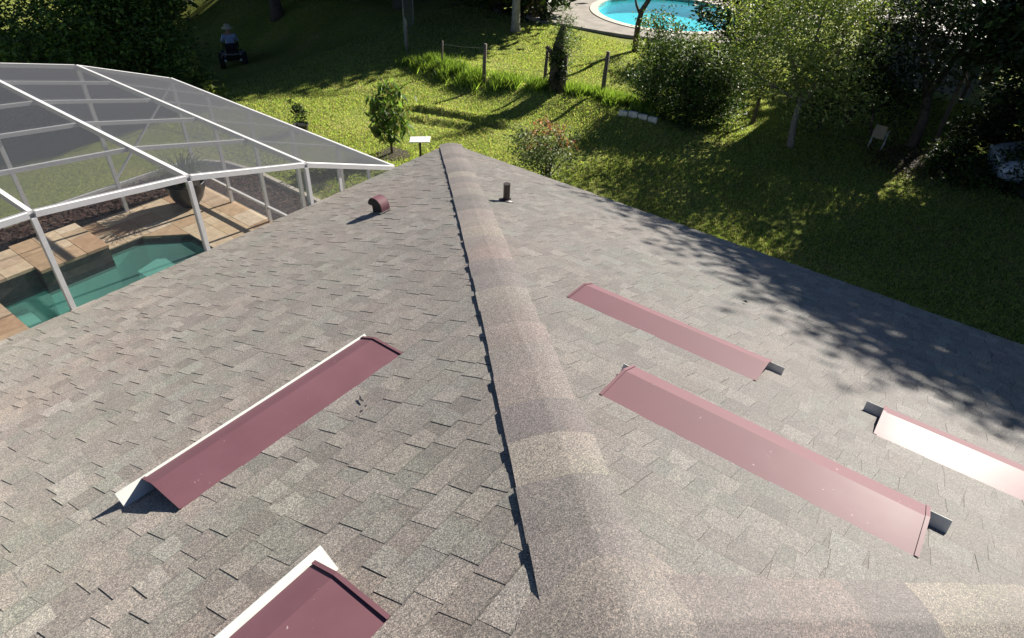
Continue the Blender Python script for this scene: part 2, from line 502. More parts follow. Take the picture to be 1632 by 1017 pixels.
for face, amax, hip2 in ((FL, 10.2, False), (FR, LEN_R, True)):
    for k in range(ncourse):
        v0 = k * EXPO; v1 = min(v0 + EXPO, SL)
        a0 = v0 * CT - 0.0; a1 = v1 * CT
        e0 = (LEN_R - v0 * CT) if hip2 else (LEN_L - v0 * CT)
        e1 = (LEN_R - v1 * CT) if hip2 else (LEN_L - v1 * CT)
        # course body, in shingle-long pieces
        cuts = [a0]
        while cuts[-1] < min(e0, amax) - 1.0: cuts.append(cuts[-1] + RNG.uniform(0.18, 0.5))
        cuts.append(e0)
        for i in range(len(cuts) - 1):
            b0, b1 = cuts[i], cuts[i + 1]
            t0 = max(b0, a1); t1 = min(b1, e1)
            if t1 <= t0: t0 = t1 = max(min((b0 + b1) / 2, e1), a1)
            hl = 0.006 + RNG.uniform(-0.001, 0.001)
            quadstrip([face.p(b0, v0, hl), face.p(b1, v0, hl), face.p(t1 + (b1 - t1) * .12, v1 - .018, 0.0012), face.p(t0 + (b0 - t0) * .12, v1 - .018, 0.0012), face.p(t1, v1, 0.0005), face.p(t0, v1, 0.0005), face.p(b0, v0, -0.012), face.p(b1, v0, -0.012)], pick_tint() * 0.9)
        # laminated tabs
        a = a1 - 0.02 + RNG.uniform(0, 0.12)
        lim = min(amax, (LEN_R - v1 * CT) if hip2 else 99) + 0.02
        while a < lim - 0.08:
            w = RNG.choice([RNG.uniform(0.08, 0.13), RNG.uniform(0.12, 0.19)]) if RNG.random() < 0.85 else RNG.uniform(0.19, 0.27)
            w = min(w, lim - a)
            sk0, sk1 = RNG.uniform(0.004, 0.02), RNG.uniform(0.006, 0.022)
            th = RNG.choice([0.001, 0.0019, 0.0028, 0.0037], p=[0.2, 0.34, 0.31, 0.15])
            hb = 0.0055 + th; ht = 0.0006 + th * 0.75; hm = ht + (hb - ht) * 0.14
            ve = v1 - 0.0012; vm = ve - 0.020; g = 0.0032
            vb = v0 - RNG.uniform(-0.002, 0.004) - (RNG.uniform(0, .012) if k == 0 else 0)
            L0, L1 = a + sk0, a + w - sk1                      # upper ends: the tab narrows uphill
            m0, m1 = a + sk0 * .86, a + w - sk1 * .86
            P = [face.p(a, vb, hb), face.p(a + w, vb, hb), face.p(m1, vm, hm), face.p(m0, vm, hm), face.p(L1, ve, ht), face.p(L0, ve, ht),
                 face.p(a, vb - .001, 0.0), face.p(a + w, vb - .001, 0.0),
                 face.p(a - g, vb, 0.0), face.p(L0 - g, ve, -0.001), face.p(a, vb, hb), face.p(L0, ve, ht),
                 face.p(a + w + g, vb, 0.0), face.p(L1 + g, ve, -0.001), face.p(a + w, vb, hb), face.p(L1, ve, ht)]
            c = (P[0] + P[2]) / 2
            tn = pick_tint()
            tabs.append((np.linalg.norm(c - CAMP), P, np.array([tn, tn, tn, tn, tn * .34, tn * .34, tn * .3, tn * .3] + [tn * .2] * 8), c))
            a += w + (RNG.uniform(0.05, 0.14) if RNG.random() < 0.8 else 0.003)

# far, unseen slopes of the roof
back = [tuple(CO + (-LEN_L, 0, 0)), tuple(CO + (-LEN_L, -LEN_R, 0)), tuple(CO + (0, -LEN_R, 0)), tuple(PK), tuple(PK + np.array((-(LEN_L - LEN_R), 0, 0)))]
n = len(rv); rv.extend(np.array(p) for p in back); rt.extend([np.array(PAL[0])] * 5)
rf.append((n, n + 4, n + 1)); rf.append((n + 1, n + 4, n + 3, n + 2))
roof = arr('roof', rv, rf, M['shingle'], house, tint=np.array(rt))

TABF = [(0, 1, 2, 3), (3, 2, 4, 5), (6, 7, 1, 0), (8, 10, 11, 9), (14, 12, 13, 15)]


def in_view(c):
    d = c - CAMP; w = d @ np.array(ff)
    if w < 0.3: return False
    px = 1057.77 * (d @ np.array(rr)) / w; py = 1057.77 * (d @ np.array(uu)) / w
    return abs(px) < 816 and abs(py) < 508


tabs.sort(key=lambda t: t[0] + (0 if in_view(t[3]) else 100))
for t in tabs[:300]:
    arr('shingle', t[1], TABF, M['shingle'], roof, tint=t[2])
sv, sf, st_ = [], [], []
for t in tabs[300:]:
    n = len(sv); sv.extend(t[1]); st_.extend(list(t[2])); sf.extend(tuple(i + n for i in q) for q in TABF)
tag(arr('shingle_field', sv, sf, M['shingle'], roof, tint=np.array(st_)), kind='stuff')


# hip and ridge caps: bent strips lapped one over the next
def cap_line(p0, p1, nA, nB, dA, dB, exposure, width, seed, flare=0.0):
    """caps from the low end p0 to the high end p1; dA, dB: unit directions away from the crest down either face"""
    r = np.random.default_rng(seed)
    p0 = np.array(p0, float); p1 = np.array(p1, float); ax = p1 - p0; ln = np.linalg.norm(ax); ax /= ln
    prof = [-1.0, -0.72, -0.45, -0.24, -0.1, 0.0, 0.1, 0.24, 0.45, 0.72, 1.0]
    nU = np.array(nA) + np.array(nB); nU /= np.linalg.norm(nU)
    nc = int(ln / exposure)
    PALC = [(0.226, 0.198, 0.184), (0.245, 0.218, 0.198), (0.205, 0.178, 0.170), (0.262, 0.232, 0.204), (0.235, 0.204, 0.188), (0.19, 0.166, 0.16)]
    PALC = [tuple(1.2 * c for c in q) for q in [(0.215, 0.186, 0.174), (0.265, 0.234, 0.206), (0.19, 0.165, 0.158), (0.29, 0.255, 0.216), (0.235, 0.2, 0.184), (0.175, 0.152, 0.148), (0.25, 0.205, 0.19)]]
    for i in range(nc + 1):
        s0 = i * exposure - 0.01; s1 = min(s0 + exposure * 1.5, ln)
        if s1 - s0 < 0.14: continue
        col = np.array(PALC[r.integers(len(PALC))]) * r.uniform(0.92, 1.08)
        jA = r.uniform(-0.004, 0.005); jB = r.uniform(-0.008, 0.01); lift = r.uniform(-0.0015, 0.003)
        rows = [(0.0, 0.0265 + lift), (0.05, 0.026 + lift), (0.3, 0.0215), (0.66, 0.0165), (1.0, 0.0115)]
        gr_ = r.uniform(-0.05, 0.35)
        v, tcol = [], []
        for fr, h in rows:
            s = s0 + (s1 - s0) * fr
            for q in prof:
                d = np.array(dA) if q < 0 else np.array(dB)
                w = (width + (jA if q < 0 else jB) + (flare * (s / ln) ** 3 if q < 0 else 0)) * abs(q)
                nrm = np.array(nA) if q < 0 else np.array(nB)
                k = math.exp(-(abs(q) * 3.0) ** 2)
                nn = nrm * (1 - k) + nU * k
                # crest rounded off a little; edges lie just above the field shingles
                hh = h - 0.009 * k + 0.005 * (1 - k) * (1 - abs(q)) - 0.0015 * abs(q) ** 6
                v.append(p0 + ax * s + d * w + nn * hh)
                tcol.append(col * (1.0 + gr_ * (0.35 - fr)) * r.uniform(.97, 1.03))
        nrow = len(v); m = len(prof)
        f = []
        for rix in range(len(rows) - 1):
            for q in range(m - 1):
                a = rix * m + q
                f.append((a, a + 1, a + m + 1, a + m))
        # butt edge and side edges, 9 mm thick
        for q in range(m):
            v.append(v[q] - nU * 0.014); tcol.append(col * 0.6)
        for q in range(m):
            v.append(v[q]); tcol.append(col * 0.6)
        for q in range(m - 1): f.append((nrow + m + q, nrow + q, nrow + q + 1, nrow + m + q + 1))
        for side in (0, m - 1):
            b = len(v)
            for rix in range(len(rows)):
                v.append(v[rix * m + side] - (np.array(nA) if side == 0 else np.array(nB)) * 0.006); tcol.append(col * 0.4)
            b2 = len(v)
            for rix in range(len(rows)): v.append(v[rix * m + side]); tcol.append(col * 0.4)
            for rix in range(len(rows) - 1):
                a = b2 + rix
                f.append((a, a + 1, b + rix + 1, b + rix) if side == 0 else (a, b + rix, b + rix + 1, a + 1))
        o = arr('hip_cap', v, f, M['shingle'], roof, smooth=False, tint=np.array(tcol))
        o.data.polygons.foreach_set('use_smooth', np.array([k < (len(rows) - 1) * (m - 1) for k in range(len(f))]))


hipdir = (PK - CO) / np.linalg.norm(PK - CO)


def across(n, toward):
    def f(axis):
        d = np.cross(np.array(n), axis); d /= np.linalg.norm(d)
        return d if d @ np.array(toward) > 0 else -d
    return f


nL, nR = FL.en, FR.en
cap_line(CO + hipdir * 0.02, PK, nL, nR, across(nL, (-1, 1, 0))(hipdir), across(nR, (1, -1, 0))(hipdir), 0.31, 0.172, 3, 0.085)
C2 = CO + np.array((0, -LEN_R, 0)); hd2 = (PK - C2) / np.linalg.norm(PK - C2)
nB = np.array((0, -ST, CT))
cap_line(C2 + hd2 * 5.4, PK + hd2 * 0.03, nR, nB, across(nR, (1, 1, 0))(hd2), across(nB, (-1, -1, 0))(hd2), 0.31, 0.18, 5)
R2 = PK + np.array((-4.0, 0, 0))
cap_line(R2, PK + np.array((0.05, 0, 0.0)), nL, nB, np.array((0, CT, -ST)), np.array((0, -CT, -ST)), 0.31, 0.18, 9)

# moulded cap where the two hips and the ridge meet
v, f, tc_ = [], [], []
nr_, nt_ = 7, 36
for i in range(nr_ + 1):
    for k in range(nt_):
        r_ = 0.34 * i / nr_ * (1 + 0.05 * math.sin(3 * 2 * math.pi * k / nt_)); th_ = 2 * math.pi * k / nt_
        dx, dy = r_ * math.cos(th_), r_ * math.sin(th_)
        hs = [-dx / 3, -dy / 3, dy / 3]
        kk = 55.0
        z_ = -math.log(sum(math.exp(-kk * h_) for h_ in hs)) / kk
        v.append(PK + np.array((dx, dy, z_ + 0.047 - 0.042 * (i / nr_) ** 2)))
        tc_.append(np.array((0.262, 0.23, 0.208)) * RNG.uniform(.97, 1.03))
for i in range(nr_):
    for k in range(nt_): f.append((i * nt_ + k, (i + 1) * nt_ + k, (i + 1) * nt_ + (k + 1) % nt_, i * nt_ + (k + 1) % nt_))
for k in range(nt_): v.append(v[nr_ * nt_ + k] - np.array((0, 0, .03))); tc_.append(np.array((.18, .16, .15)))
for k in range(nt_): v.append(v[nr_ * nt_ + k]); tc_.append(np.array((.12, .105, .1)))
for k in range(nt_): f.append(((nr_ + 2) * nt_ + k, (nr_ + 1) * nt_ + k, (nr_ + 1) * nt_ + (k + 1) % nt_, (nr_ + 2) * nt_ + (k + 1) % nt_))
arr('peak_cap', v, f, M['shingle'], roof, smooth=True, tint=np.array(tc_))

# eaves, soffit, walls, gutter
e = MB()
x0, x1, y0, y1 = CO[0] - LEN_L, CO[0], CO[1] - LEN_R, CO[1]
zE = CO[2]
for lo, hi in (((x0, y1 - 0.045, zE - 0.19), (x1 - 0.05, y1 - 0.02, zE - 0.02)), ((x0, y0 + 0.02, zE - 0.19), (x1 - 0.05, y0 + 0.045, zE - 0.02)), ((x1 - 0.045, y0 + 0.02, zE - 0.19), (x1 - 0.02, y1 - 0.02, zE - 0.02)), ((x0 + 0.02, y0 + 0.05, zE - 0.19), (x0 + 0.045, y1 - 0.05, zE - 0.02))):
    e.box(lo, hi)
e.build('fascia', M['fascia'], house)
MB().box((x0 + 0.05, y0 + 0.05, zE - 0.2), (x1 - 0.05, y1 - 0.05, zE - 0.185)).build('soffit', M['alu'], house)
for lo, hi in (((x0 + .6, y1 - .8, -0.3), (x1 - .6, y1 - .6, zE - .2)), ((x0 + .6, y0 + .6, -0.3), (x1 - .6, y0 + .8, zE - .2)), ((x1 - .8, y0 + .8, -0.3), (x1 - .6, y1 - .8, zE - .2)), ((x0 + .6, y0 + .8, -0.3), (x0 + .8, y1 - .8, zE - .2))):
    MB().box(lo, hi).build('wall', M['stucco'], house)


# ------------------------------------------------------------------ roof vents
def roof_vent(face, a0, a1, v, label, scale=1.0, tabs_ext=(0.11, 0.11), bx=0.008, bz_=-0.046):
    """low hooded vent: a0..a1 along the course, v slope distance of its upper edge from the eave"""
    v = round(v / EXPO) * EXPO - 0.002                        # tucked under the course above
    base = face.p((a0 + a1) / 2, v, 0.01)
    t = thing('roof_vent', base, label, 'roof vent', 'low red metal vents on the shingled roof')
    dn = np.array((-face.ed[0], -face.ed[1], 0)) / CT        # outward, horizontal
    def pt(a, d, z): return face.p(a, v, 0.0045) + dn * d + np.array((0, 0, z)) - (face.p(0, v, 0) - face.p(0, v, 0)) + face.ex * 0
    prof = [(0.0, 0.0), (0.262 * scale, -0.005), (0.388 * scale, -0.058)]
    th = 0.0025
    def sheet(name, pr, b0, b1, mat):
        v_, f_ = [], []
        for a in (b0, b1):
            for d, z in pr: v_.append(pt(a, d, z))
            for d, z in pr: v_.append(pt(a, d, z - th))
        k = len(pr)
        for i in range(k - 1):
            f_.append((i, i + 1, 2 * k + i + 1, 2 * k + i)); f_.append((k + i, 3 * k + i, 3 * k + i + 1, k + i + 1))
            f_.append((i, k + i, k + i + 1, i + 1)); f_.append((2 * k + i, 2 * k + i + 1, 3 * k + i + 1, 3 * k + i))
        f_.append((k - 1, 2 * k - 1, 4 * k - 1, 3 * k - 1)); f_.append((0, 2 * k, 3 * k, k))
        return arr(name, v_, f_, mat, t)
    s0, s1 = min(a0, a1), max(a0, a1)
    sheet('hood', [(-0.014, 0.003)] + prof[:2], s0, s1, M['red'])
    sheet('lip', [prof[1], prof[2], (prof[2][0] - 0.004, prof[2][1] - 0.012)], s0, s1, M['red'])
    for b0 in (s0 - 0.008, s1 - 0.010):
        sheet('end_rim', [(0.0, 0.008), (0.262 * scale, 0.002), (0.390 * scale, -0.052)], b0, b0 + 0.018, M['red'])
        # folded edge below the hood
    for b0 in (s0 + 0.002, s1 - 0.006):
        v_ = [pt(b0, 0.05, -0.005), pt(b0, 0.262 * scale, -0.009), pt(b0, 0.385 * scale, -0.062), pt(b0, 0.385 * scale, -0.074), pt(b0, 0.262 * scale, -0.027), pt(b0, 0.075, -0.022)]
        w_ = [p + face.ex * 0.004 for p in v_]
        arr('end_fold', v_ + w_, [(0, 1, 4, 5), (1, 2, 3, 4), (11, 10, 7, 6), (10, 9, 8, 7), (5, 4, 10, 11), (4, 3, 9, 10)], M['red'], t)
    # outer wind baffle leaning away from the hood
    d0, d1 = 0.328 * scale, (0.382 + bx) * scale
    b = []
    for a in (s0 - tabs_ext[0], s1 + tabs_ext[1]):
        b += [pt(a, d0, -d0 / 3 - 0.004), pt(a, d1, bz_), pt(a, d1 + 0.004, bz_ - .002), pt(a, d0 + 0.004, -d0 / 3 - 0.006)]
    arr('baffle', b, [(0, 1, 5, 4), (1, 2, 6, 5), (2, 3, 7, 6), (3, 0, 4, 7), (0, 3, 2, 1), (4, 5, 6, 7)], M['baffle'], t)
    # throat under the hood
    c0, c1 = s0 + 0.16, s1 - 0.16
    q = [pt(c0, 0.12, -0.04 - 0.004), pt(c1, 0.12, -0.04 - 0.004), pt(c1, 0.22, -0.22 / 3 + 0.03), pt(c0, 0.22, -0.22 / 3 + 0.03), pt(c0, 0.12, -0.06), pt(c1, 0.12, -0.06), pt(c1, 0.22, -0.1), pt(c0, 0.22, -0.1)]
    arr('throat', q, [(0, 1, 2, 3), (3, 2, 6, 7), (0, 3, 7, 4), (2, 1, 5, 6)], M['dark'], t)
    # base flange slipped under the courses
    q = [face.p(s0 + 0.01, v - 0.40, 0.0135), face.p(s1 - 0.01, v - 0.40, 0.0135), face.p(s1 - 0.01, v - 0.13, 0.0135), face.p(s0 + 0.01, v - 0.13, 0.0135)]
    arr('base_flange', q, [(0, 1, 2, 3)], M['shingle'], t, tint=PAL[4])
    return t


def aL(x): return CO[0] - x
def aR(y): return CO[1] - y
def vL(y): return (CO[1] - y) / CT
def vR(x): return (CO[0] - x) / CT


roof_vent(FL, aL(0.69), aL(2.17), vL(2.30), 'dark red roof vent lying left of the hip, its open end above a black shadow', 0.95, (0.03, 0.14))
roof_vent(FL, aL(-0.75), aL(0.76), vL(1.04), 'dark red roof vent cut off by the bottom edge, white baffle showing', 1.05, (0.06, 0.11), 0.035)
roof_vent(FR, aR(1.965), aR(0.555), vR(3.50), 'mauve-looking roof vent right of the hip, farthest down the slope of the two beside it', 0.9, (0.0, 0.10), -.018, -.058)
roof_vent(FR, aR(1.085), aR(-0.46), vR(2.40), 'longest-looking red roof vent in the centre right, brown front lip', 1.0, (0.055, 0.105), -.014, -.058)
roof_vent(FR, aR(-0.165), aR(-1.70), vR(3.44), 'glaring silvery-bright roof vent cut off by the right edge', 0.95, (0.105, 0.12), -.014, -.058)


# gooseneck exhaust vent
def gooseneck():
    b = FL.p(aL(4.52), vL(5.055), 0.01)
    t = thing('gooseneck_vent', b, 'small hooked red metal exhaust vent near the far left eave', 'roof vent')
    out = np.array((0, 1.0, 0)); up = np.array((0, 0, 1.0)); ex = np.array((1.0, 0, 0))
    outer, inner = [], []
    # outline in the (out, up) plane: back leg rises, arcs over, hooks down at the front
    for i in range(15):
        th = math.radians(-18 + i * (198.0 / 14))
        outer.append((0.055 - 0.145 * math.cos(th), 0.085 + 0.135 * math.sin(th)))
    outer[0] = (-0.09, 0.0)
    W = 0.16
    def P(o, u, x): return b + out * o * .74 + up * u * .74 + ex * x * .74
    body = outer + [(0.2, 0.085), (0.115, 0.08), (0.105, -0.045)]
    body[0] = (-0.085, 0.03)
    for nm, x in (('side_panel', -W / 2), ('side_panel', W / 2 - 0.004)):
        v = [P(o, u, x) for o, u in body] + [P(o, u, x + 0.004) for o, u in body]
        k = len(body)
        arr(nm, v, [tuple(range(k)), tuple(range(2 * k - 1, k - 1, -1))] + [(i, k + i, k + (i + 1) % k, (i + 1) % k) for i in range(k)], M['dark'] if x < 0 else M['red'], t)  # panel facing away from the sun is coloured near-black to stand for its shade
    v = [P(o, u, x) for x in (-W / 2 - 0.004, W / 2 + 0.004) for o, u in outer]
    k = len(outer)
    arr('hood', v + [p - up * 0.003 for p in v], [(i, k + i, k + i + 1, i + 1) for i in range(k - 1)] + [(2 * k + i, 2 * k + i + 1, 3 * k + i + 1, 3 * k + i) for i in range(k - 1)], M['red'], t, smooth=True)
    q = [P(0.105, -0.045, -W / 2), P(0.105, -0.045, W / 2), P(0.115, 0.08, W / 2), P(0.115, 0.08, -W / 2)]
    arr('front_panel', q + [p - out * 0.003 for p in q], [(0, 1, 2, 3), (7, 6, 5, 4)], M['red'], t)
    q = [P(-0.12, 0.047, -.13), P(-0.12, 0.047, .13), P(0.16, -0.046, .13), P(0.16, -0.046, -.13)]
    arr('base_flange', q, [(0, 3, 2, 1)], M['shingle'], t, tint=PAL[2])


gooseneck()
pb = FR.p(aR(3.966), vR(5.382), 0.0)
t = thing('vent_pipe', pb, 'short dark plumbing pipe standing upright right of the hip', 'pipe')
m = MB(); m.lathe((pb[0], pb[1], pb[2] - 0.03), [(0.048, 0.0), (0.044, 0.03), (0.038, 0.06), (0.037, 0.225), (0.040, 0.232), (0.040, 0.243), (0.030, 0.243)], 20)
m.build('pipe', M['pipe'], t, smooth=False)
m = MB(); m.lathe((pb[0], pb[1], pb[2] + 0.208), [(0.029, 0.0), (0.029, 0.004)], 20); m.build('opening', M['dark'], t)
n = 20; v = []
for r_, h in ((0.085, 0.014), (0.05, 0.022), (0.046, 0.04)):
    for k in range(n):
        an = 2 * math.pi * k / n
        v.append(pb + FR.ex * r_ * math.cos(an) + FR.ed * r_ * math.sin(an) + FR.en * h)
arr('boot', v, [(i * n + k, i * n + (k + 1) % n, (i + 1) * n + (k + 1) % n, (i + 1) * n + k) for i in range(2) for k in range(n)], M['pipe'], t, smooth=True)

# smears of tar and a blown leaf on the shingles
for j, (x, y, ln, wd, an, lab) in enumerate(((1.695, 2.20, 0.085, 0.012, 1.15, 'long curved smear of black tar below the left red vent'), (1.655, 2.115, 0.02, 0.012, 0.4, 'small black tar spot just below the long smear'), (1.605, 2.10, 0.015, 0.009, 2.0, 'smallest black tar spot, lowest of the smears'))):
    pts = []
    c = FL.p(aL(x), vL(y), 0.0165)
    for k in range(14):
        tt = 2 * math.pi * k / 14
        lx = ln * 0.5 * math.cos(tt); wy = wd * 0.5 * math.sin(tt) * (1 + 0.4 * math.sin(3 * tt)) + 0.25 * lx * lx / ln
        pts.append(c + FL.ex * (lx * math.cos(an) - wy * math.sin(an)) + FL.ed * (lx * math.sin(an) + wy * math.cos(an)))
    top = [p + FL.en * 0.002 for p in pts]
    tag(arr('tar_smear', pts + top, [tuple(range(14, 28))] + [(i, (i + 1) % 14, 14 + (i + 1) % 14, 14 + i) for i in range(14)], M['tar'], loc=c), lab, 'tar')
c = FR.p(aR(1.13), vR(5.05), 0.016)
tag(arr('fallen_leaf', [c, c + FR.ex * .03 + FR.ed * .012 + FR.en * .012, c + FR.ex * .055 + FR.en * .002, c + FR.ex * .028 - FR.ed * .014 + FR.en * .016, c - FR.en * .002], [(0, 1, 2, 3), (0, 4, 1)], M['tar'], loc=c), 'small dark curled leaf on the sunny right slope', 'leaf')

# ------------------------------------------------------------------ pool enclosure
YN, YF = 6.60, 12.31
RIB = [(6.20, 2.1054), (4.71, 2.65), (3.22, 3.0), (1.73, 3.17), (0.24, 3.2), (-1.25, 3.12), (-2.74, 2.9)]
PY = [6.60, 7.77, 8.90, 10.03, 11.17, 12.31]
cage = thing('pool_enclosure', (3.2, 9.4, 0.0), 'white aluminium pool cage with grey insect screens beside the house', 'pool enclosure')
for i, (x, z) in enumerate(RIB):
    MB().beam((x, YN, z), (x, YF, z), 0.042, 0.065).build('rafter', M['alu'], cage)
for i in range(len(RIB) - 1):
    (xa, za), (xb, zb) = RIB[i], RIB[i + 1]
    for j, y in enumerate(PY):
        d = np.array((xb - xa, 0, zb - za)); d /= np.linalg.norm(d)
        p = np.array((xa, y, za)) + d * 0.028; q = np.array((xb, y, zb)) - d * 0.028
        s = 0.058 if j in (0, 5) else (0.02 if i == 0 else 0.046)
        o = -0.012 if j not in (0, 5) else 0.0
        MB().beam(p + np.array((0, 0, o)), q + np.array((0, 0, o)), s if j in (0, 5) else (0.016 if i == 0 else 0.036), s).build('purlin', M['alu'], cage)
    for j in range(len(PY) - 1):
        ya, yb = PY[j], PY[j + 1]
        g = 0.03
        arr('screen_panel', [(xa, ya, za + g), (xb, ya, zb + g), (xb, yb, zb + g), (xa, yb, za + g)], [(0, 1, 2, 3)], M['screen'], cage)
# riser wall above the house gutter
MB().box((-6, 6.575, 1.97), (7.35, 6.64, 2.07)).build('gutter', M['alu'], cage)
rp = [(x, z) for x, z in RIB[1:]]
for x, z in rp:
    MB().beam((x, YN, 2.07), (x, YN, z - 0.034), 0.045, 0.062, (0, 1, 0)).build('riser_post', M['alu'], cage)
    MB().box((x - 0.05, YN - 0.02, 2.071), (x + 0.05, YN + 0.035, 2.079)).build('foot_plate', M['alu'], cage)


def topz(x):
    for i in range(len(RIB) - 1):
        (xa, za), (xb, zb) = RIB[i], RIB[i + 1]
        if xb <= x <= xa: return za + (zb - za) * (xa - x) / (xa - xb)
    return 2.9


for x in (5.72, 5.22):
    MB().beam((x, YN + .005, 2.086), (x, YN + .005, topz(x) - 0.04), 0.04, 0.03, (0, 1, 0)).build('riser_post', M['alu'], cage)
for i in range(len(RIB) - 1):
    (xa, za), (xb, zb) = RIB[i], RIB[i + 1]
    arr('screen_panel', [(xa, YN, 2.09), (xb, YN, 2.09), (xb, YN, zb), (xa, YN, za)], [(0, 1, 2, 3)], M['screen'], cage)
# far gable wall and right-hand wall
for x, z in RIB:
    MB().beam((x, YF, 0.0), (x, YF, z - 0.045), 0.06, 0.05, (0, 1, 0)).build('post', M['alu'], cage)
for i in range(len(RIB) - 1):
    (xa, za), (xb, zb) = RIB[i], RIB[i + 1]
    MB().beam((xa - .03, YF, 0.55), (xb + .03, YF, 0.55), 0.045, 0.045).build('chair_rail', M['alu'], cage)
    arr('screen_panel', [(xa, YF + .01, 0.02), (xb, YF + .01, 0.02), (xb, YF + .01, zb), (xa, YF + .01, za)], [(0, 1, 2, 3)], M['screen'], cage)
MB().beam((4.68, YF, 0.62), (6.17, YF, 2.02), 0.03, 0.04, (0, 1, 0)).build('brace', M['alu'], cage)
MB().beam((1.76, YF, 2.25), (3.19, YF, 2.85), 0.03, 0.04, (0, 1, 0)).build('brace', M['alu'], cage)
for y in (7.8, 8.9, 10.02, 11.2):
    MB().beam((6.20, y, 0.0), (6.20, y, 2.06), 0.05, 0.06, (1, 0, 0)).build('post', M['alu'], cage)
yy = [6.7, 7.8, 8.9, 10.02, 11.2, 12.31]
for a, b in zip(yy[:-1], yy[1:]):
    MB().beam((6.20, a + .03, 0.30), (6.20, b - .03, 0.30), 0.045, 0.045).build('chair_rail', M['alu'], cage)
    arr('screen_panel', [(6.215, a, 0.02), (6.215, b, 0.02), (6.215, b, 2.08), (6.215, a, 2.08)], [(0, 1, 2, 3)], M['screen'], cage)

# ------------------------------------------------------------------ pool, deck
ZW = -0.12
POOL = [(2.0, 6.9), (4.98, 6.9), (4.98, 10.7), (4.40, 11.25), (3.70, 11.25), (3.70, 10.88), (2.64, 10.88), (2.64, 11.08), (2.0, 11.08)]
pool = thing('swimming_pool', (3.5, 9.3, 0.0), 'teal swimming pool inside the screened enclosure', 'pool')
v = [(x, y, -0.02) for x, y in POOL] + [(x, y, -0.17) for x, y in POOL]; k = len(POOL)
arr('waterline_tile', v, [(i, k + i, k + (i + 1) % k, (i + 1) % k) for i in range(k)], plain('dark_pool_tile', (0.035, 0.04, 0.042), 0.25, 0, 0.5, 22), pool)
v = [(x, y, -0.17) for x, y in POOL] + [(x, y, -0.68) for x, y in POOL]
arr('basin', v, [(i, k + i, k + (i + 1) % k, (i + 1) % k) for i in range(k)] + [tuple(range(k, 2 * k))], M['plaster'], pool)
MB().prism([(3.95, 10.05), (4.9, 10.05), (4.9, 10.5), (4.45, 10.9), (3.95, 10.75)], -0.675, -0.30).build('bench', M['bench'], pool)
MB().box((2.01, 7.0, -0.675), (2.3, 11.05, -0.33)).build('step', M['bench'], pool)
v = [(x, y, ZW) for x, y in POOL]
tag(arr('water', v, [tuple(range(k))], M['water']), kind='structure')

patio = tag(arr('patio', [(0, 0, -.3)], [], None), kind='structure')
pvs = []
TCOL = [(0.52, 0.40, 0.27), (0.46, 0.33, 0.215), (0.56, 0.45, 0.32), (0.42, 0.28, 0.18), (0.50, 0.385, 0.28), (0.6, 0.5, 0.38)]


def pave(x0, x1, y0, y1, ztop, th=0.05):
    r = RNG
    nx = max(1, round((x1 - x0) / 0.42)); w = (x1 - x0) / nx
    for i in range(nx):
        y = y0
        while y < y1 - 1e-6:
            h = r.choice([0.30, 0.42, 0.6])
            if y1 - (y + h) < 0.2: h = y1 - y
            pvs.append((x0 + i * w, x0 + (i + 1) * w, y, y + h, ztop + r.uniform(-.0015, .0015), th))
            y += h


pave(4.98, 6.26, 6.9, 10.70, 0.0); pave(4.98, 6.26, 10.70, 12.38, 0.0); pave(3.72, 4.98, 11.25, 12.38, 0.0)
pave(-1.5, 3.72, 11.98, 12.38, 0.0); pave(-1.5, 2.0, 7.0, 11.05, 0.0)
pave(2.64, 3.70, 10.85, 11.98, 0.30); pave(-1.5, 2.64, 11.05, 11.90, 0.30)
for a0, a1, b0, b1, z, th in pvs:
    g = 0.004; c = np.array(TCOL[RNG.integers(len(TCOL))]) * RNG.uniform(0.92, 1.08)
    m = MB().box((a0 + g, b0 + g, z - th), (a1 - g, b1 - g, z)); m.build('paver', M['travert'], patio, tint=c)
MB().prism([(4.40, 11.25 - .004), (4.976, 11.246), (4.976, 10.71)], -0.05, 0.0).build('paver', M['travert'], patio, tint=TCOL[1])
MB().box((-6, 6.76, -0.3), (1.99, 12.39, -0.055)).box((4.985, 6.76, -0.3), (6.27, 12.39, -0.055)).box((2.0, 11.26, -0.3), (4.98, 12.39, -0.055)).build('mortar_bed', M['concrete'], patio)
MB().box((2.645, 10.885, -0.05), (3.695, 11.975, 0.248)).build('raised_wall', plain('ledge_tile', (0.06, 0.055, 0.05), 0.4, 0, 0.5, 14), patio)
MB().box((-1.5, 11.085, -0.05), (2.64, 11.895, 0.248)).build('raised_wall', plain('ledge_tile_dark', (0.055, 0.05, 0.047), 0.4, 0, 0.5, 14), patio)

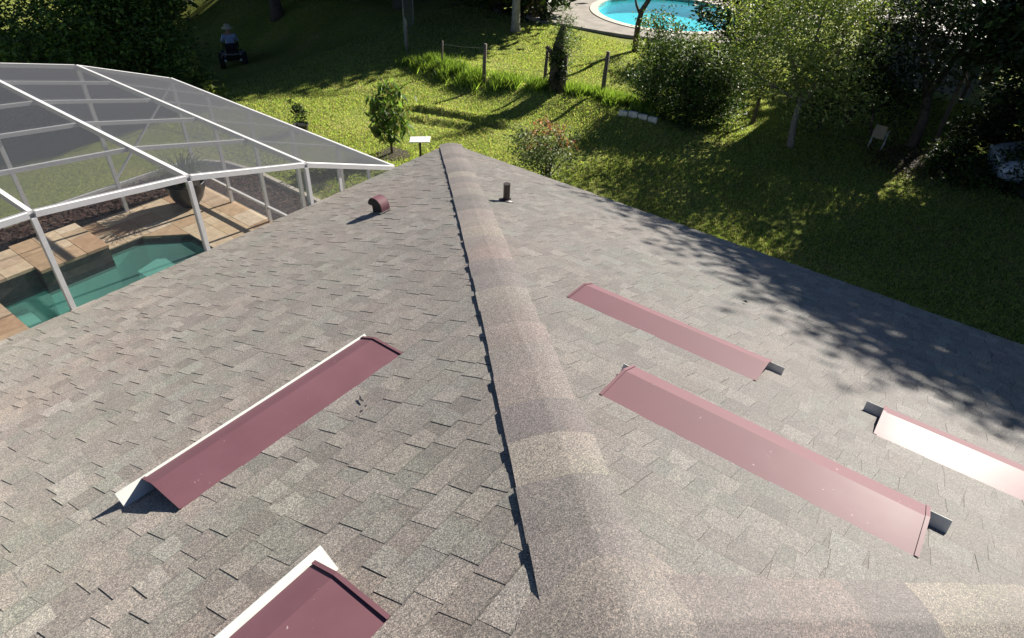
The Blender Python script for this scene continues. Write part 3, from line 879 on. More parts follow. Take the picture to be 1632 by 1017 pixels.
# mulch beds round the cage, with a pale edging
bed = tag(arr('mulch_bed', [(6.30, 6.9, -0.02), (7.2, 6.9, -0.02), (7.25, 12.0, -0.02), (6.9, 13.3, -0.02), (-6, 13.35, -0.02), (-6, 12.41, -0.02), (6.30, 12.41, -0.02)], [tuple(range(7))], M['mulch']), kind='structure')
nchip = 5200
cx_ = np.where(RNG.random(nchip) < 0.5, RNG.uniform(6.32, 7.2, nchip), 99.0)
px = np.where(cx_ < 90, cx_, RNG.uniform(0, 6.8, nchip)); py = np.where(cx_ < 90, RNG.uniform(6.9, 13.0, nchip), RNG.uniform(12.43, 13.3, nchip))
an = RNG.uniform(0, 6.28, nchip); ln = RNG.uniform(0.02, 0.06, nchip); wd = RNG.uniform(0.008, 0.02, nchip); hz = RNG.uniform(0.0, 0.03, nchip)
c0 = np.stack([px, py, -0.015 + hz], -1); tx = np.stack([np.cos(an), np.sin(an), RNG.uniform(-.35, .35, nchip)], -1) * ln[:, None]; ty = np.stack([-np.sin(an), np.cos(an), RNG.uniform(-.3, .3, nchip)], -1) * wd[:, None]
V = np.stack([c0 - tx - ty, c0 + tx - ty, c0 + tx + ty, c0 - tx + ty], 1).reshape(-1, 3)
tc = np.array([(0.075, 0.045, 0.036), (0.045, 0.028, 0.024), (0.10, 0.062, 0.05)])[RNG.integers(0, 3, nchip)]
tag(arr('mulch_chips', V, np.arange(nchip * 4).reshape(-1, 4), leaf_mat('mulch_chip', 0.0), tint=np.repeat(tc, 4, 0)), 'reddish brown wood mulch in the bed along the pool cage', 'mulch', kind='stuff')
e = MB()
pts = [(7.25, 7.0), (7.28, 10.5), (7.3, 12.0), (7.15, 12.8), (6.85, 13.25), (6.3, 13.4), (3.0, 13.42), (-3, 13.42)]
for p, q in zip(pts[:-1], pts[1:]): e.beam((p[0], p[1], 0.0), (q[0], q[1], 0.0), 0.09, 0.1)
tag(e.build('bed_edging', M['coping']), 'pale curb edging round the mulch bed outside the pool cage', 'edging')

# ------------------------------------------------------------------ foliage builders
def leaf_quads(P, T, S, L, W):
    """rhombic leaves: centre P, long axis T, side axis S"""
    return np.stack([P - T * L[:, None] / 2, P + S * W[:, None] / 2 - T * L[:, None] * 0.05, P + T * L[:, None] / 2, P - S * W[:, None] / 2 - T * L[:, None] * 0.05], 1).reshape(-1, 3)


def rand_dirs(n, r):
    d = r.normal(size=(n, 3)); return d / np.linalg.norm(d, axis=1)[:, None]


def foliage(name, blobs, n, size, mat, parent, cols, seed, droop=0.0, clump=0.22, nclump=None, aspect=2.2, shell=0.45, zmin=None):
    r = np.random.default_rng(seed)
    vol = np.array([b[1][0] * b[1][1] * b[1][2] for b in blobs]) ** 0.75
    nclump = nclump or max(12, n // 45)
    bi = r.choice(len(blobs), nclump, p=vol / vol.sum())
    d = rand_dirs(nclump, r); rad = r.random(nclump) ** shell
    C_ = np.array([blobs[i][0] for i in bi]) + d * rad[:, None] * np.array([blobs[i][1] for i in bi])
    ctint = r.uniform(0.7, 1.25, nclump)
    csz = r.uniform(0.6, 1.5, nclump) * clump
    ci = r.integers(0, nclump, n)
    P = C_[ci] + r.normal(size=(n, 3)) * (csz[ci])[:, None] * np.array((1, 1, 0.8))
    if zmin is not None: P[:, 2] = np.maximum(P[:, 2], zmin + r.random(n) * 0.1)
    T = rand_dirs(n, r); T[:, 2] = T[:, 2] * 0.6 - droop; T /= np.linalg.norm(T, axis=1)[:, None]
    up = rand_dirs(n, r) * 0.8 + np.array((0, 0, 1.0))
    S = np.cross(T, up); S /= np.linalg.norm(S, axis=1)[:, None] + 1e-9
    L = size * r.uniform(0.6, 1.35, n); W = L / aspect * r.uniform(0.8, 1.2, n)
    V = leaf_quads(P, T, S, L, W)
    cols = np.array(cols)
    t = cols[r.integers(0, len(cols), n)] * ctint[ci][:, None] * r.uniform(0.8, 1.2, n)[:, None]
    return arr(name, V, np.arange(4 * n).reshape(-1, 4), mat, parent, tint=np.repeat(t, 4, 0))


def trunk(name, base, targets, r0, mat, parent, seed=0, fork=0.4, wob=0.06):
    r = np.random.default_rng(seed)
    base = np.array(base, float); m = MB()
    tg = [np.array(t, float) for t in targets]
    top = np.mean(tg, 0); fk = base + (top - base) * fork
    fk[:2] += r.normal(size=2) * wob
    pts = [base - np.array((0, 0, .12)), base + (fk - base) * 0.08, base + (fk - base) * 0.5 + np.append(r.normal(size=2) * wob, 0), fk]
    m.tube(pts, [r0 * 1.5, r0 * 1.05, r0 * 0.9, r0 * 0.8], 9)
    for t in tg:
        mid = fk + (t - fk) * 0.5 + r.normal(size=3) * wob * 2
        m.tube([fk - np.array((0, 0, 0.05)), mid, t], [r0 * 0.62, r0 * 0.4, r0 * 0.14], 7)
        for _ in range(3):
            s = fk + (t - fk) * r.uniform(0.35, 0.9); e_ = s + rand_dirs(1, r)[0] * np.linalg.norm(t - fk) * 0.4
            m.tube([s, (s + e_) / 2 + r.normal(size=3) * wob, e_], [r0 * 0.26, r0 * 0.16, r0 * 0.05], 5)
    return m.build(name, mat, parent, smooth=True)


def tree(name, label, cat, base, blobs, n, size, leafmat, cols, seed, r0=0.12, bark='bark', group=None, **kw):
    """blobs are given relative to the base"""
    z = float(gz(base[0], base[1])); b = np.array((base[0], base[1], z))
    t = thing(name, b, label, cat, group)
    B = [((b + np.array(c)), s) for c, s in blobs]
    trunk('trunk', b, [c for c, s in B], r0, M[bark], t, seed, kw.pop('fork', 0.4))
    foliage('crown', B, n, size, M[leafmat], t, cols, seed + 1, zmin=z, **kw)
    return t


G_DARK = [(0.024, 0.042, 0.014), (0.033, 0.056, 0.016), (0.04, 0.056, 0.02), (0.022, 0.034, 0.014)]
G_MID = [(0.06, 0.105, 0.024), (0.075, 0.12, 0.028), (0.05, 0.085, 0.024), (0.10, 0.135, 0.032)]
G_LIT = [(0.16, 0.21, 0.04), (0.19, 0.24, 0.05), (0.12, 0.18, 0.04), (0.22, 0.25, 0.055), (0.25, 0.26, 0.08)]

G_TH = [tuple(2.4 * c for c in q) for q in G_MID] + [tuple(1.6 * c for c in q) for q in G_MID] + G_MID
G_SH = [tuple(1.7 * c for c in q) for q in G_MID] + G_MID + [(0.13, 0.19, 0.07)]
# thicket behind the pool cage
LT = 'leafy trees behind the pool cage'
tree('broadleaf_tree', 'tall dark tree at the far left corner behind the pool cage', 'tree', (6.6, 22.6), [((0, 0, 2.4), (1.7, 1.7, 1.9)), ((-1.2, .6, 3.6), (1.5, 1.5, 1.6)), ((.4, -.5, 1.0), (1.3, 1.1, 1.0))], 17000, 0.15, 'leaf', G_TH, 21, 0.16, group=LT)
tree('broadleaf_tree', 'bushy dark tree behind the cage, second from the left', 'tree', (8.6, 21.6), [((0, 0, 2.0), (1.6, 1.6, 1.8)), ((.6, .8, 3.4), (1.6, 1.6, 1.6)), ((-.6, -.4, .9), (1.2, 1.0, .9))], 17000, 0.15, 'leaf', G_TH, 23, 0.15, group=LT)
tree('broadleaf_tree', 'dense dark tree behind the cage peak', 'tree', (10.1, 21.3), [((0, 0, 1.7), (1.35, 1.35, 1.6)), ((.5, .9, 3.0), (1.5, 1.5, 1.5)), ((.1, -.3, .7), (1.1, .9, .7))], 15000, 0.14, 'leaf', G_TH, 25, 0.13, group=LT)
tree('broadleaf_tree', 'dark tree at the right end of the thicket, in front of the mown lawn', 'tree', (11.4, 22.6), [((0, 0, 1.6), (1.1, 1.2, 1.5)), ((.0, .8, 3.0), (1.2, 1.4, 1.5))], 11000, 0.14, 'leaf', G_TH, 27, 0.12, group=LT)
tree('sapling', 'yellow-green sapling at the right foot of the thicket', 'tree', (10.15, 18.9), [((0, 0, .75), (.42, .42, .6)), ((.2, -.2, .35), (.3, .3, .3))], 900, 0.13, 'leafthin', G_LIT + G_MID, 29, 0.025, clump=.14)
tree('sapling', 'small leafy sapling poking up behind the cage roof edge', 'tree', (9.55, 16.9), [((0, 0, .3), (.28, .3, .3))], 260, 0.12, 'leafthin', G_LIT, 31, 0.02, clump=.1)

# row of tall trees along the far lawn: mostly above the picture, they shade the lawn
HB = 'tall trees along the far edge of the lawn'
for i, (x, y, h, lab) in enumerate(((22.6, 17.4, 9.5, 'tall dark tree just left of the palm at the top edge'), (24.0, 20.6, 10.5, 'tall dark tree at the top edge, second left of the palm'), (22.3, 23.6, 8.5, 'tall dark tree at the top edge above the wire gate'), (24.8, 26.8, 11.0, 'tall dark tree at the top edge, farthest from the palm'), (19.6, 27.5, 7.0, 'tall dark tree at the top edge above the mower'), (27.5, 17.8, 10.5, 'tall dark tree at the top edge behind the palm'), (15.5, 31.0, 6.5, 'tall dark tree at the top edge between thicket and mower'), (30.5, 22.5, 12.0, 'tall dark tree at the top edge, deepest in the row'), (25.6, 18.9, 11.0, 'tall dark tree at the top edge, third left of the palm'), (26.8, 23.4, 12.0, 'tall dark tree at the top edge, set back behind the wire gate'), (23.0, 15.75, 7.5, 'dark bushy tree crowding the palm at the top edge'))):
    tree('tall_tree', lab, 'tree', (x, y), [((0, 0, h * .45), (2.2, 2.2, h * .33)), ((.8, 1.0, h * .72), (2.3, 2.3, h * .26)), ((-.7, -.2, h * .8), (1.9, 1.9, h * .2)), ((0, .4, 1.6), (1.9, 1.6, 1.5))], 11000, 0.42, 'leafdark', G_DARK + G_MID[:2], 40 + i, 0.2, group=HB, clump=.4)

CB = 'added oaks blocking skylight over the far lawn'  # oaks added to block skylight and deepen the shade on the lawn
for i, (x, y, lab, bl) in enumerate(((17.8, 25.2, 'added skylight-blocking oak behind the mower, crown above the top edge', [((-1, -2.5, 7.5), (3.6, 3.4, 1.6)), ((-3.5, -1, 7), (3.0, 3.0, 1.5)), ((1, .5, 8), (3.2, 3.2, 1.8))]), (13.2, 28.5, 'added skylight-blocking oak left of the mower, crown above the top edge', [((0, -2.5, 7.0), (3.4, 3.2, 1.5)), ((-3, 0, 7.4), (3.2, 3, 1.6)), ((1.5, 1, 8), (3.2, 3.2, 1.8))]), (20.3, 20.6, 'added skylight-blocking oak above the wire gate, crown above the top edge', [((-1.5, -.8, 6.6), (3.0, 2.6, 1.4)), ((.5, 1, 7.6), (3.2, 3.0, 1.7))]))):
    tree('added_shade_oak', lab, 'tree', (x, y), bl, 12000, .4, 'leafdark', G_DARK + G_MID[:1], 300 + i, .24, group=CB, clump=.5)
# palm by the neighbour's patio
pz = float(gz(20.6, 15.05)); pt_ = thing('palm_tree', (20.6, 15.05, pz), 'palm with a pale ringed trunk and hanging dead fronds by the far patio', 'tree')
m = MB(); m.tube([(20.6, 15.05, pz - .1), (20.55, 15.03, pz + .25), (20.5, 15.0, pz + 1.4), (20.55, 15.0, pz + 3.2), (20.65, 15.0, pz + 5.5)], [.21, .155, .13, .125, .12], 12); m.build('trunk', M['palebark'], pt_, smooth=True)
for i in range(16):
    an = i / 16 * 2 * math.pi; r_ = np.random.default_rng(70 + i)
    ctr = np.array((20.65, 15.0, pz + 5.5)); o = np.array((math.cos(an), math.sin(an), 0))
    ts = np.linspace(0, 1, 26); up = r_.uniform(-.3, 1.0)
    sp = np.array([ctr + o * (2.1 * s) + np.array((0, 0, up * s - 1.9 * s * s)) for s in ts])
    Q = []
    for k in range(2, 26):
        tg = sp[k] - sp[k - 1]; tg /= np.linalg.norm(tg); sd_ = np.cross(tg, (0, 0, 1)); sd_ /= np.linalg.norm(sd_) + 1e-9
        for sg in (-1, 1):
            e_ = sp[k] + sd_ * sg * .42 * math.sin(math.pi * min(1, ts[k] * .9 + .1)) + tg * .2 - np.array((0, 0, .14))
            Q += [sp[k], sp[k] + tg * .05, e_, sp[k] - tg * .01]
    arr('frond', Q, np.arange(len(Q)).reshape(-1, 4), M['leaf'], pt_, tint=(0.05, 0.085, 0.02))
r_ = np.random.default_rng(88)
for i in range(9):          # dead fronds hanging by the trunk
    x_, y_ = 20.95 + r_.uniform(-.1, .75), 14.7 + r_.uniform(-.4, .25)
    zb = pz + r_.uniform(.15, .7); Q = []
    tp = np.array((20.7, 15.0, pz + 3.4)); bt = np.array((x_, y_, zb))
    for k in range(30):
        s = .25 + .75 * k / 29; p = tp + (bt - tp) * s; e_ = p + np.array((r_.normal() * .13, r_.normal() * .13, -.35))
        Q += [p, p + np.array((.015, .01, 0)), e_, p - np.array((.012, .01, 0))]
    arr('dead_frond', Q, np.arange(len(Q)).reshape(-1, 4), M['leafthin'], pt_, tint=(0.20, 0.165, 0.12))

# ------------------------------------------------------------------ neighbour's patio and pool
P0 = [(22.35, 15.9), (22.55, 14.7), (22.75, 12.9), (23.0, 11.7), (23.6, 10.2), (24.3, 8.9), (27, 7.6), (32, 7.0), (34, 12), (33, 18), (27, 18.5)]
ring_o = [(NPOOL_C[0] + (NPOOL_R[0] + .32) * math.cos(t_), NPOOL_C[1] + (NPOOL_R[1] + .32) * math.sin(t_)) for t_ in np.linspace(0, 2 * math.pi, 64, endpoint=False)]
ring_i = [(NPOOL_C[0] + NPOOL_R[0] * math.cos(t_), NPOOL_C[1] + NPOOL_R[1] * math.sin(t_)) for t_ in np.linspace(0, 2 * math.pi, 64, endpoint=False)]
# patio slab as a fan between outline and pool rim
pc = np.array(NPOOL_C); ang = np.linspace(0, 2 * math.pi, 64, endpoint=False)


def ray_poly(c, d, poly):
    best = 1e9
    for (ax, ay), (bx, by) in zip(poly, poly[1:] + poly[:1]):
        ex_, ey_ = bx - ax, by - ay; den = d[0] * ey_ - d[1] * ex_
        if abs(den) < 1e-9: continue
        t_ = ((ax - c[0]) * ey_ - (ay - c[1]) * ex_) / den; u_ = ((ax - c[0]) * d[1] - (ay - c[1]) * d[0]) / den
        if t_ > 0 and 0 <= u_ <= 1: best = min(best, t_)
    return best


out_ = [tuple(pc + np.array((math.cos(t_), math.sin(t_))) * ray_poly(pc, (math.cos(t_), math.sin(t_)), P0)) for t_ in ang]
zt = 0.03
v = [(x, y, zt) for x, y in out_] + [(x, y, zt) for x, y in ring_o] + [(x, y, -.2) for x, y in out_]
f = [(i, (i + 1) % 64, 64 + (i + 1) % 64, 64 + i) for i in range(64)] + [(i, 128 + i, 128 + (i + 1) % 64, (i + 1) % 64) for i in range(64)]
tag(arr('patio_slab', v, f, M['concrete']), kind='structure')
np_ = thing('swimming_pool', (NPOOL_C[0], NPOOL_C[1], 0), 'bright turquoise round-ended pool of the neighbour at the top edge', 'pool')
for i in range(64):
    j = (i + 1) % 64
    o0, o1, i0, i1 = np.array(ring_o[i]), np.array(ring_o[j]), np.array(ring_i[i]), np.array(ring_i[j])
    s = 0.012
    q = [tuple(o0 + (o1 - o0) * s), tuple(o0 + (o1 - o0) * (1 - s)), tuple(i0 + (i1 - i0) * (1 - s)), tuple(i0 + (i1 - i0) * s)]
    MB().prism(q, -0.1, 0.055).build('coping_stone', M['coping'], np_)
v = [(x, y, 0.03) for x, y in ring_i] + [(x, y, -0.5) for x, y in ring_i]
arr('basin', v, [(i, 64 + i, 64 + (i + 1) % 64, (i + 1) % 64) for i in range(64)] + [tuple(range(64, 128))], M['plaster_blue'], np_)
tag(arr('pool_water', [(x, y, -0.06) for x, y in ring_i], [tuple(range(64))], M['water2']), kind='structure')

# bare forked snag at the patio edge
fz = float(gz(21.5, 10.65)); t = thing('bare_tree', (21.5, 10.65, fz), 'bare dark forked snag standing before the turquoise pool', 'tree')
m = MB(); m.tube([(21.5, 10.65, fz - .1), (21.5, 10.66, fz + .9), (21.55, 10.62, fz + 1.3), (21.85, 10.4, fz + 1.9), (22.2, 10.2, fz + 2.8)], [.11, .09, .085, .07, .06], 9)
m.build('trunk', M['bark'], t, smooth=True)
m = MB(); m.tube([(21.52, 10.64, fz + 1.15), (21.42, 10.78, fz + 1.45), (21.36, 10.85, fz + 1.72)], [.055, .04, .03], 7); m.build('branch', M['bark'], t, smooth=True)
foliage('leaf_tuft', [((21.6, 10.55, fz + 1.0), (.28, .28, .35))], 320, .09, M['leafthin'], t, G_LIT, 90, clump=.1)

# ------------------------------------------------------------------ vegetation on the right
tree('broadleaf_tree', 'sunlit yellow-green small-leaved tree, the largest bright crown at the top right', 'tree', (16.85, 3.75),
     [((0.2, 0.7, 2.1), (1.3, 1.45, 1.2)), ((.9, 1.3, 3.0), (1.5, 1.5, 1.3)), ((-.3, -.5, 1.75), (1.0, 1.1, .85)), ((.7, -.3, 2.9), (1.3, 1.2, 1.2)), ((.1, 1.5, 1.5), (.8, .8, .7)), ((.2, .2, 3.6), (1.2, 1.3, .8))],
     29000, 0.085, 'leafthin', [(0.30, 0.37, 0.12), (0.36, 0.40, 0.14), (0.22, 0.29, 0.09), (0.42, 0.42, 0.2), (0.18, 0.24, 0.08), (0.10, 0.15, 0.05)], 101, 0.085, 'greybark', clump=.2, fork=.45)
m = None
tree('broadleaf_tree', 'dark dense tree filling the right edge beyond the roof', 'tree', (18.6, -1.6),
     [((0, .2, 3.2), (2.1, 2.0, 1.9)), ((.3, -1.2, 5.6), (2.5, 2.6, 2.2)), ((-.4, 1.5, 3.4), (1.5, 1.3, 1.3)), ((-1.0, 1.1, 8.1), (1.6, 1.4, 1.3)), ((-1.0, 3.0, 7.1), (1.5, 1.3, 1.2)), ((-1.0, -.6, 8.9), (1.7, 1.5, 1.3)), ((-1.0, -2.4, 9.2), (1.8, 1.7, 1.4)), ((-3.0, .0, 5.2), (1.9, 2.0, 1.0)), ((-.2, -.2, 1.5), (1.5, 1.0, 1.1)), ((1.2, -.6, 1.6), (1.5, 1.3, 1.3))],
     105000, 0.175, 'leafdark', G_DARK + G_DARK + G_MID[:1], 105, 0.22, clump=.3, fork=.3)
tree('broadleaf_tree', 'dark drooping tree between the bright crown and the right edge', 'tree', (18.9, 1.35),
     [((0, .2, 3.0), (1.2, 1.3, 1.0)), ((-.2, .9, 3.6), (1.2, 1.2, 1.0)), ((.4, -.7, 3.9), (1.4, 1.3, 1.2)), ((-.5, .1, 2.2), (.6, .7, .5))],
     9000, 0.11, 'leafdark', G_DARK + G_MID[:1], 109, 0.13, clump=.25)
tree('broadleaf_tree', 'dark tree standing outside the right edge, shading the roof corner', 'tree', (17.4, -5.2),
     [((0, 0, 5.0), (2.3, 2.3, 2.4)), ((.2, -1, 7.2), (2.3, 2.3, 1.9)), ((0, 1.4, 3.6), (1.7, 1.7, 1.6))], 15000, 0.2, 'leafdark', G_DARK + G_MID[:1], 113, 0.22, clump=.35)
tree('broadleaf_tree', 'glossy dark broad-leaved tree at the right end of the turquoise pool', 'tree', (22.6, 7.4),
     [((0, 0, 1.1), (1.4, 1.4, 1.0)), ((.8, .6, 2.0), (1.6, 1.5, 1.3)), ((1.5, -1.0, 2.2), (1.7, 1.6, 1.5))], 14000, 0.15, 'leaf', G_MID + G_DARK, 117, 0.12)
DU = 'dark trees and shrubs on the right'
for i, (x, y, lab, bl) in enumerate(((14.2, -6.3, 'tall tree added off the right edge to block skylight, nearest the house', [((0, 0, 5.5), (2.4, 2.2, 2.6)), ((.2, .4, 8.6), (2.2, 2.0, 1.8))]), (20.5, -6.4, 'tall tree added off the right edge to block skylight, behind the car', [((0, 0, 5.0), (2.6, 2.6, 3.0)), ((0, .5, 8.0), (2.4, 2.4, 1.6))]), (26.5, -4.6, 'tall tree added off the right edge to block skylight, farthest from the house', [((0, 0, 5.0), (2.8, 2.6, 3.2)), ((0, .5, 8.5), (2.6, 2.4, 2.0))]), (31.0, 1.5, 'tall tree added far behind the carport to block skylight', [((0, 0, 4.0), (2.8, 3.0, 2.8)), ((0, .5, 6.5), (2.4, 2.6, 1.6))]))):
    tree('tall_tree', lab, 'tree', (x, y), bl, 9000, .36, 'leafdark', G_DARK, 320 + i, .22, group=DU, clump=.45)  # trees added out of view to block sky and darken the right-hand shade
tree('broadleaf_tree', 'dark tree right behind the bright crown, over the carport', 'tree', (19.5, 3.1), [((0, 0, 2.75), (1.0, 1.3, .6)), ((.3, -.9, 3.0), (1.1, 1.0, .7)), ((.6, .6, 2.7), (1.0, 1.0, .5))], 4500, .12, 'leafdark', G_DARK + G_MID[:2], 201, .09, clump=.25, group=DU)
tree('broadleaf_tree', 'broad dark tree behind the parked car', 'tree', (22.8, -1.9), [((0, 0, 2.6), (2.0, 1.9, 2.0)), ((.6, .6, 4.6), (2.2, 1.8, 1.8)), ((-.3, -.3, 1.2), (1.7, 1.6, 1.1))], 22000, .16, 'leafdark', G_DARK, 203, .18, clump=.3, group=DU)
tree('broadleaf_tree', 'tall dark tree beyond the carport at the top right', 'tree', (26.5, .6), [((0, 0, 2.2), (1.8, 1.6, 1.9)), ((.5, .3, 4.0), (2.0, 1.6, 1.8))], 12000, .18, 'leafdark', G_DARK + G_MID[:1], 205, .18, clump=.32, group=DU)
tree('shrub', 'dark shrub between the chair and the car', 'shrub', (19.3, -.15), [((0, 0, .8), (.9, .7, .8)), ((.5, -.5, 1.3), (.9, .8, .8))], 7000, .11, 'leafdark', G_DARK, 207, .05, clump=.2, group=DU)
tree('shrub', 'dark shrub in front of the car bonnet', 'shrub', (17.75, -1.0), [((0, 0, .45), (.55, .6, .45))], 3600, .1, 'leafdark', G_DARK + G_MID[:1], 209, .04, clump=.16, group=DU)
tree('shrub', 'dark leafy shrub hanging over the chair', 'shrub', (19.0, 2.35), [((0, 0, 1.3), (.7, .9, .9)), ((-.2, .6, 1.7), (.6, .6, .6))], 5000, .1, 'leafdark', G_DARK + G_MID[:1], 211, .05, clump=.2, group=DU)
tree('shrub', 'dark shrub under the right side of the bright crown', 'shrub', (18.4, 3.5), [((0, 0, 1.0), (.7, .8, .9)), ((.1, .5, 1.7), (.6, .7, .6))], 5000, .09, 'leaf', G_DARK + G_MID, 213, .05, clump=.18, group=DU)
# shrub row on the fence line
tree('shrub', 'tall upright green shrub behind the white blocks', 'shrub', (16.2, 7.25), [((0, 0, .9), (.45, .5, .9)), ((.1, .25, 1.9), (.28, .28, .6)), ((0, -.3, 1.6), (.3, .3, .7)), ((-.2, .35, .9), (.3, .3, .6)), ((0, -.1, .35), (.55, .55, .35))], 7500, 0.085, 'leaf', G_SH, 121, 0.05, clump=.15)
tree('shrub', 'broad dark shrub in the middle of the shrub row', 'shrub', (16.35, 6.35), [((0, 0, .8), (.5, .55, .8)), ((.3, .2, 1.5), (.4, .35, .45)), ((.2, -.4, 1.25), (.3, .35, .5)), ((-.2, .2, 1.1), (.3, .3, .5)), ((0, 0, .3), (.65, .6, .3))], 7500, 0.09, 'leaf', G_SH + G_DARK, 123, 0.05, clump=.16)
tree('shrub', 'low leafy shrub nearest the bright tree, at the right of the shrub row', 'shrub', (16.95, 5.75), [((0, 0, .7), (.6, .55, .7)), ((.5, .2, 1.3), (.6, .6, .6)), ((-.1, 0, .3), (.55, .5, .3))], 6500, 0.085, 'leaf', G_SH, 125, 0.04, clump=.15)
tree('shrub', 'yellow-green shrub glowing behind the shrub row', 'shrub', (18.6, 7.1), [((0, 0, .8), (.6, .6, .8)), ((.2, .2, 1.3), (.4, .4, .4))], 3600, 0.09, 'leafthin', G_LIT, 127, 0.04, clump=.14)
tree('shrub', 'spindly pale-green shrub beside the forked snag', 'shrub', (20.4, 9.4), [((0, 0, .6), (.7, .7, .6)), ((.3, -.5, .8), (.5, .5, .5))], 3200, 0.09, 'leafthin', G_LIT + G_MID, 129, 0.03, clump=.14)
# ivy-clad stump
sz = float(gz(15.5, 9.85)); t = thing('ivy_stump', (15.5, 9.85, sz), 'dark ivy-clad twin stump with a feathery top on the fence line', 'tree')
m = MB(); m.tube([(15.5, 9.92, sz - .1), (15.5, 9.93, sz + .6), (15.52, 9.9, sz + 1.15), (15.6, 9.85, sz + 1.7)], [.2, .16, .15, .07], 9).tube([(15.5, 9.72, sz - .1), (15.5, 9.68, sz + .5), (15.5, 9.66, sz + 1.0)], [.12, .1, .08], 8).tube([(15.5, 9.95, sz + .85), (15.45, 10.1, sz + 1.0), (15.4, 10.22, sz + 1.12)], [.08, .06, .05], 7)
m.build('trunk', M['bark'], t, smooth=True)
foliage('ivy', [((15.48, 9.82, sz + .5), (.26, .26, .55)), ((15.48, 9.9, sz + 1.0), (.22, .22, .4))], 2200, .07, M['leafdark'], t, G_DARK, 131, clump=.07)
foliage('top_foliage', [((15.6, 9.85, sz + 1.65), (.27, .3, .6)), ((15.55, 9.75, sz + 1.3), (.4, .42, .35)), ((15.55, 9.8, sz + .9), (.3, .3, .3))], 3600, .075, M['leaf'], t, G_SH, 133, clump=.09, aspect=4)
# flowering bush behind the right eave
bz = float(gz(11.15, 7.2)); t = thing('flowering_bush', (11.15, 7.2, bz), 'round grey-green bush with red tips behind the right eave', 'shrub')
rb = np.random.default_rng(140); m = MB()
for i in range(16):
    an = rb.uniform(0, 6.28); e_ = np.array((11.15 + math.cos(an) * rb.uniform(.2, .7), 7.2 + math.sin(an) * rb.uniform(.2, .7), bz + rb.uniform(.7, 1.2)))
    s_ = np.array((11.15, 7.2, bz - .05)); m.tube([s_, (s_ + e_) / 2 + np.array((0, 0, .1)), e_], [.018, .012, .005], 5)
m.build('stems', M['bark'], t)
foliage('leaves', [((11.15, 7.2, bz + .6), (.72, .72, .55)), ((11.0, 7.4, bz + .85), (.5, .5, .35))], 4200, .065, M['leaf'], t, [(0.14, 0.19, 0.07), (0.18, 0.22, 0.10), (0.10, 0.14, 0.055)], 141, clump=.12)
tag(foliage('red_tips', [((11.15, 7.25, bz + 1.0), (.68, .7, .28))], 620, .06, M['leafthin'], t, [(0.40, 0.12, 0.09), (0.42, 0.2, 0.13)], 143, clump=.06, nclump=26), kind='stuff')

# young tree with drooping leaves on the lawn
tz = float(gz(9.95, 10.62)); t = thing('young_tree', (9.95, 10.62, tz), 'young tree with long drooping glossy leaves on the sunny lawn', 'tree')
m = MB(); m.tube([(9.95, 10.62, tz - .05), (9.95, 10.62, tz + .4), (9.97, 10.6, tz + .9), (9.95, 10.6, tz + 1.6)], [.035, .028, .022, .008], 8)
for i in range(12):
    an = i * 2.4; h = .35 + .1 * i; s_ = np.array((9.95, 10.61, tz + h)); e_ = s_ + np.array((math.cos(an) * .4, math.sin(an) * .4, .22)); m.tube([s_, (s_ + e_) / 2 + np.array((0, 0, .04)), e_], [.012, .008, .004], 5)
m.build('trunk', M['bark'], t, smooth=True)
foliage('crown', [((9.95, 10.6, tz + 1.05), (.5, .5, .5)), ((9.95, 10.6, tz + .65), (.42, .42, .3)), ((9.95, 10.6, tz + 1.4), (.26, .26, .22))], 900, .21, M['leafthin'], t, [(0.11, 0.20, 0.05), (0.17, 0.26, 0.07), (0.08, 0.15, 0.04), (0.2, 0.2, 0.09)], 145, droop=.9, clump=.08, aspect=3.4, nclump=80)
an = np.linspace(0, 2 * math.pi, 18, endpoint=False); rj = np.random.default_rng(3).uniform(.34, .44, 18)
v = [(9.95, 10.62, tz + .04)] + [(9.95 + r_ * math.cos(a), 10.62 + r_ * math.sin(a), tz + .012) for a, r_ in zip(an, rj)]
arr('mulch_ring', v, [(0, 1 + i, 1 + (i + 1) % 18) for i in range(18)], M['soil'], t)
# small potted shrub by the lawn edge of the cage
z_ = float(gz(9.45, 13.15)); t = thing('potted_shrub', (9.45, 13.15, z_), 'small dark shrub in a black pot near the cage edge', 'plant')
MB().lathe((9.45, 13.15, z_), [(.13, -.02), (.17, .16), (.185, .17), (.165, .175), (.16, .14)], 18).build('pot', M['black'], t)
foliage('leaves', [((9.45, 13.15, z_ + .42), (.16, .16, .3)), ((9.4, 13.25, z_ + .62), (.16, .12, .12))], 420, .08, M['leaf'], t, G_MID + G_DARK, 149, clump=.06)

# planter inside the cage
t = thing('planter', (5.62, 11.7, 0.0), 'big dark bowl planter with a spiky plant on the pool deck', 'planter')
MB().lathe((5.62, 11.7, 0.0), [(.16, 0.0), (.17, .02), (.27, .15), (.34, .33), (.36, .46), (.375, .48), (.345, .485), (.325, .44), (.3, .43)], 32).build('bowl', M['pot'], t, smooth=True)
MB().lathe((5.62, 11.7, .425), [(.33, 0), (.31, .012), (.0, .02)], 24).build('soil', M['soil'], t)
rb = np.random.default_rng(150); Q = []
for i in range(230):
    an = rb.uniform(0, 6.28); r1 = rb.uniform(.25, .62); hh = rb.uniform(.25, .62); s_ = np.array((5.62 + math.cos(an) * .1, 11.7 + math.sin(an) * .1, .43)); o = np.array((math.cos(an), math.sin(an), 0)); sd_ = np.array((-math.sin(an), math.cos(an), 0)) * .014
    prev = s_
    for k in range(1, 5):
        u_ = k / 4; p = s_ + o * r1 * u_ + np.array((0, 0, hh * (2.2 * u_ - 1.5 * u_ * u_))); w_ = 1 - .75 * u_
        Q += [prev - sd_ * (1.15 - u_ * .9), prev + sd_ * (1.15 - u_ * .9), p + sd_ * w_, p - sd_ * w_]; prev = p
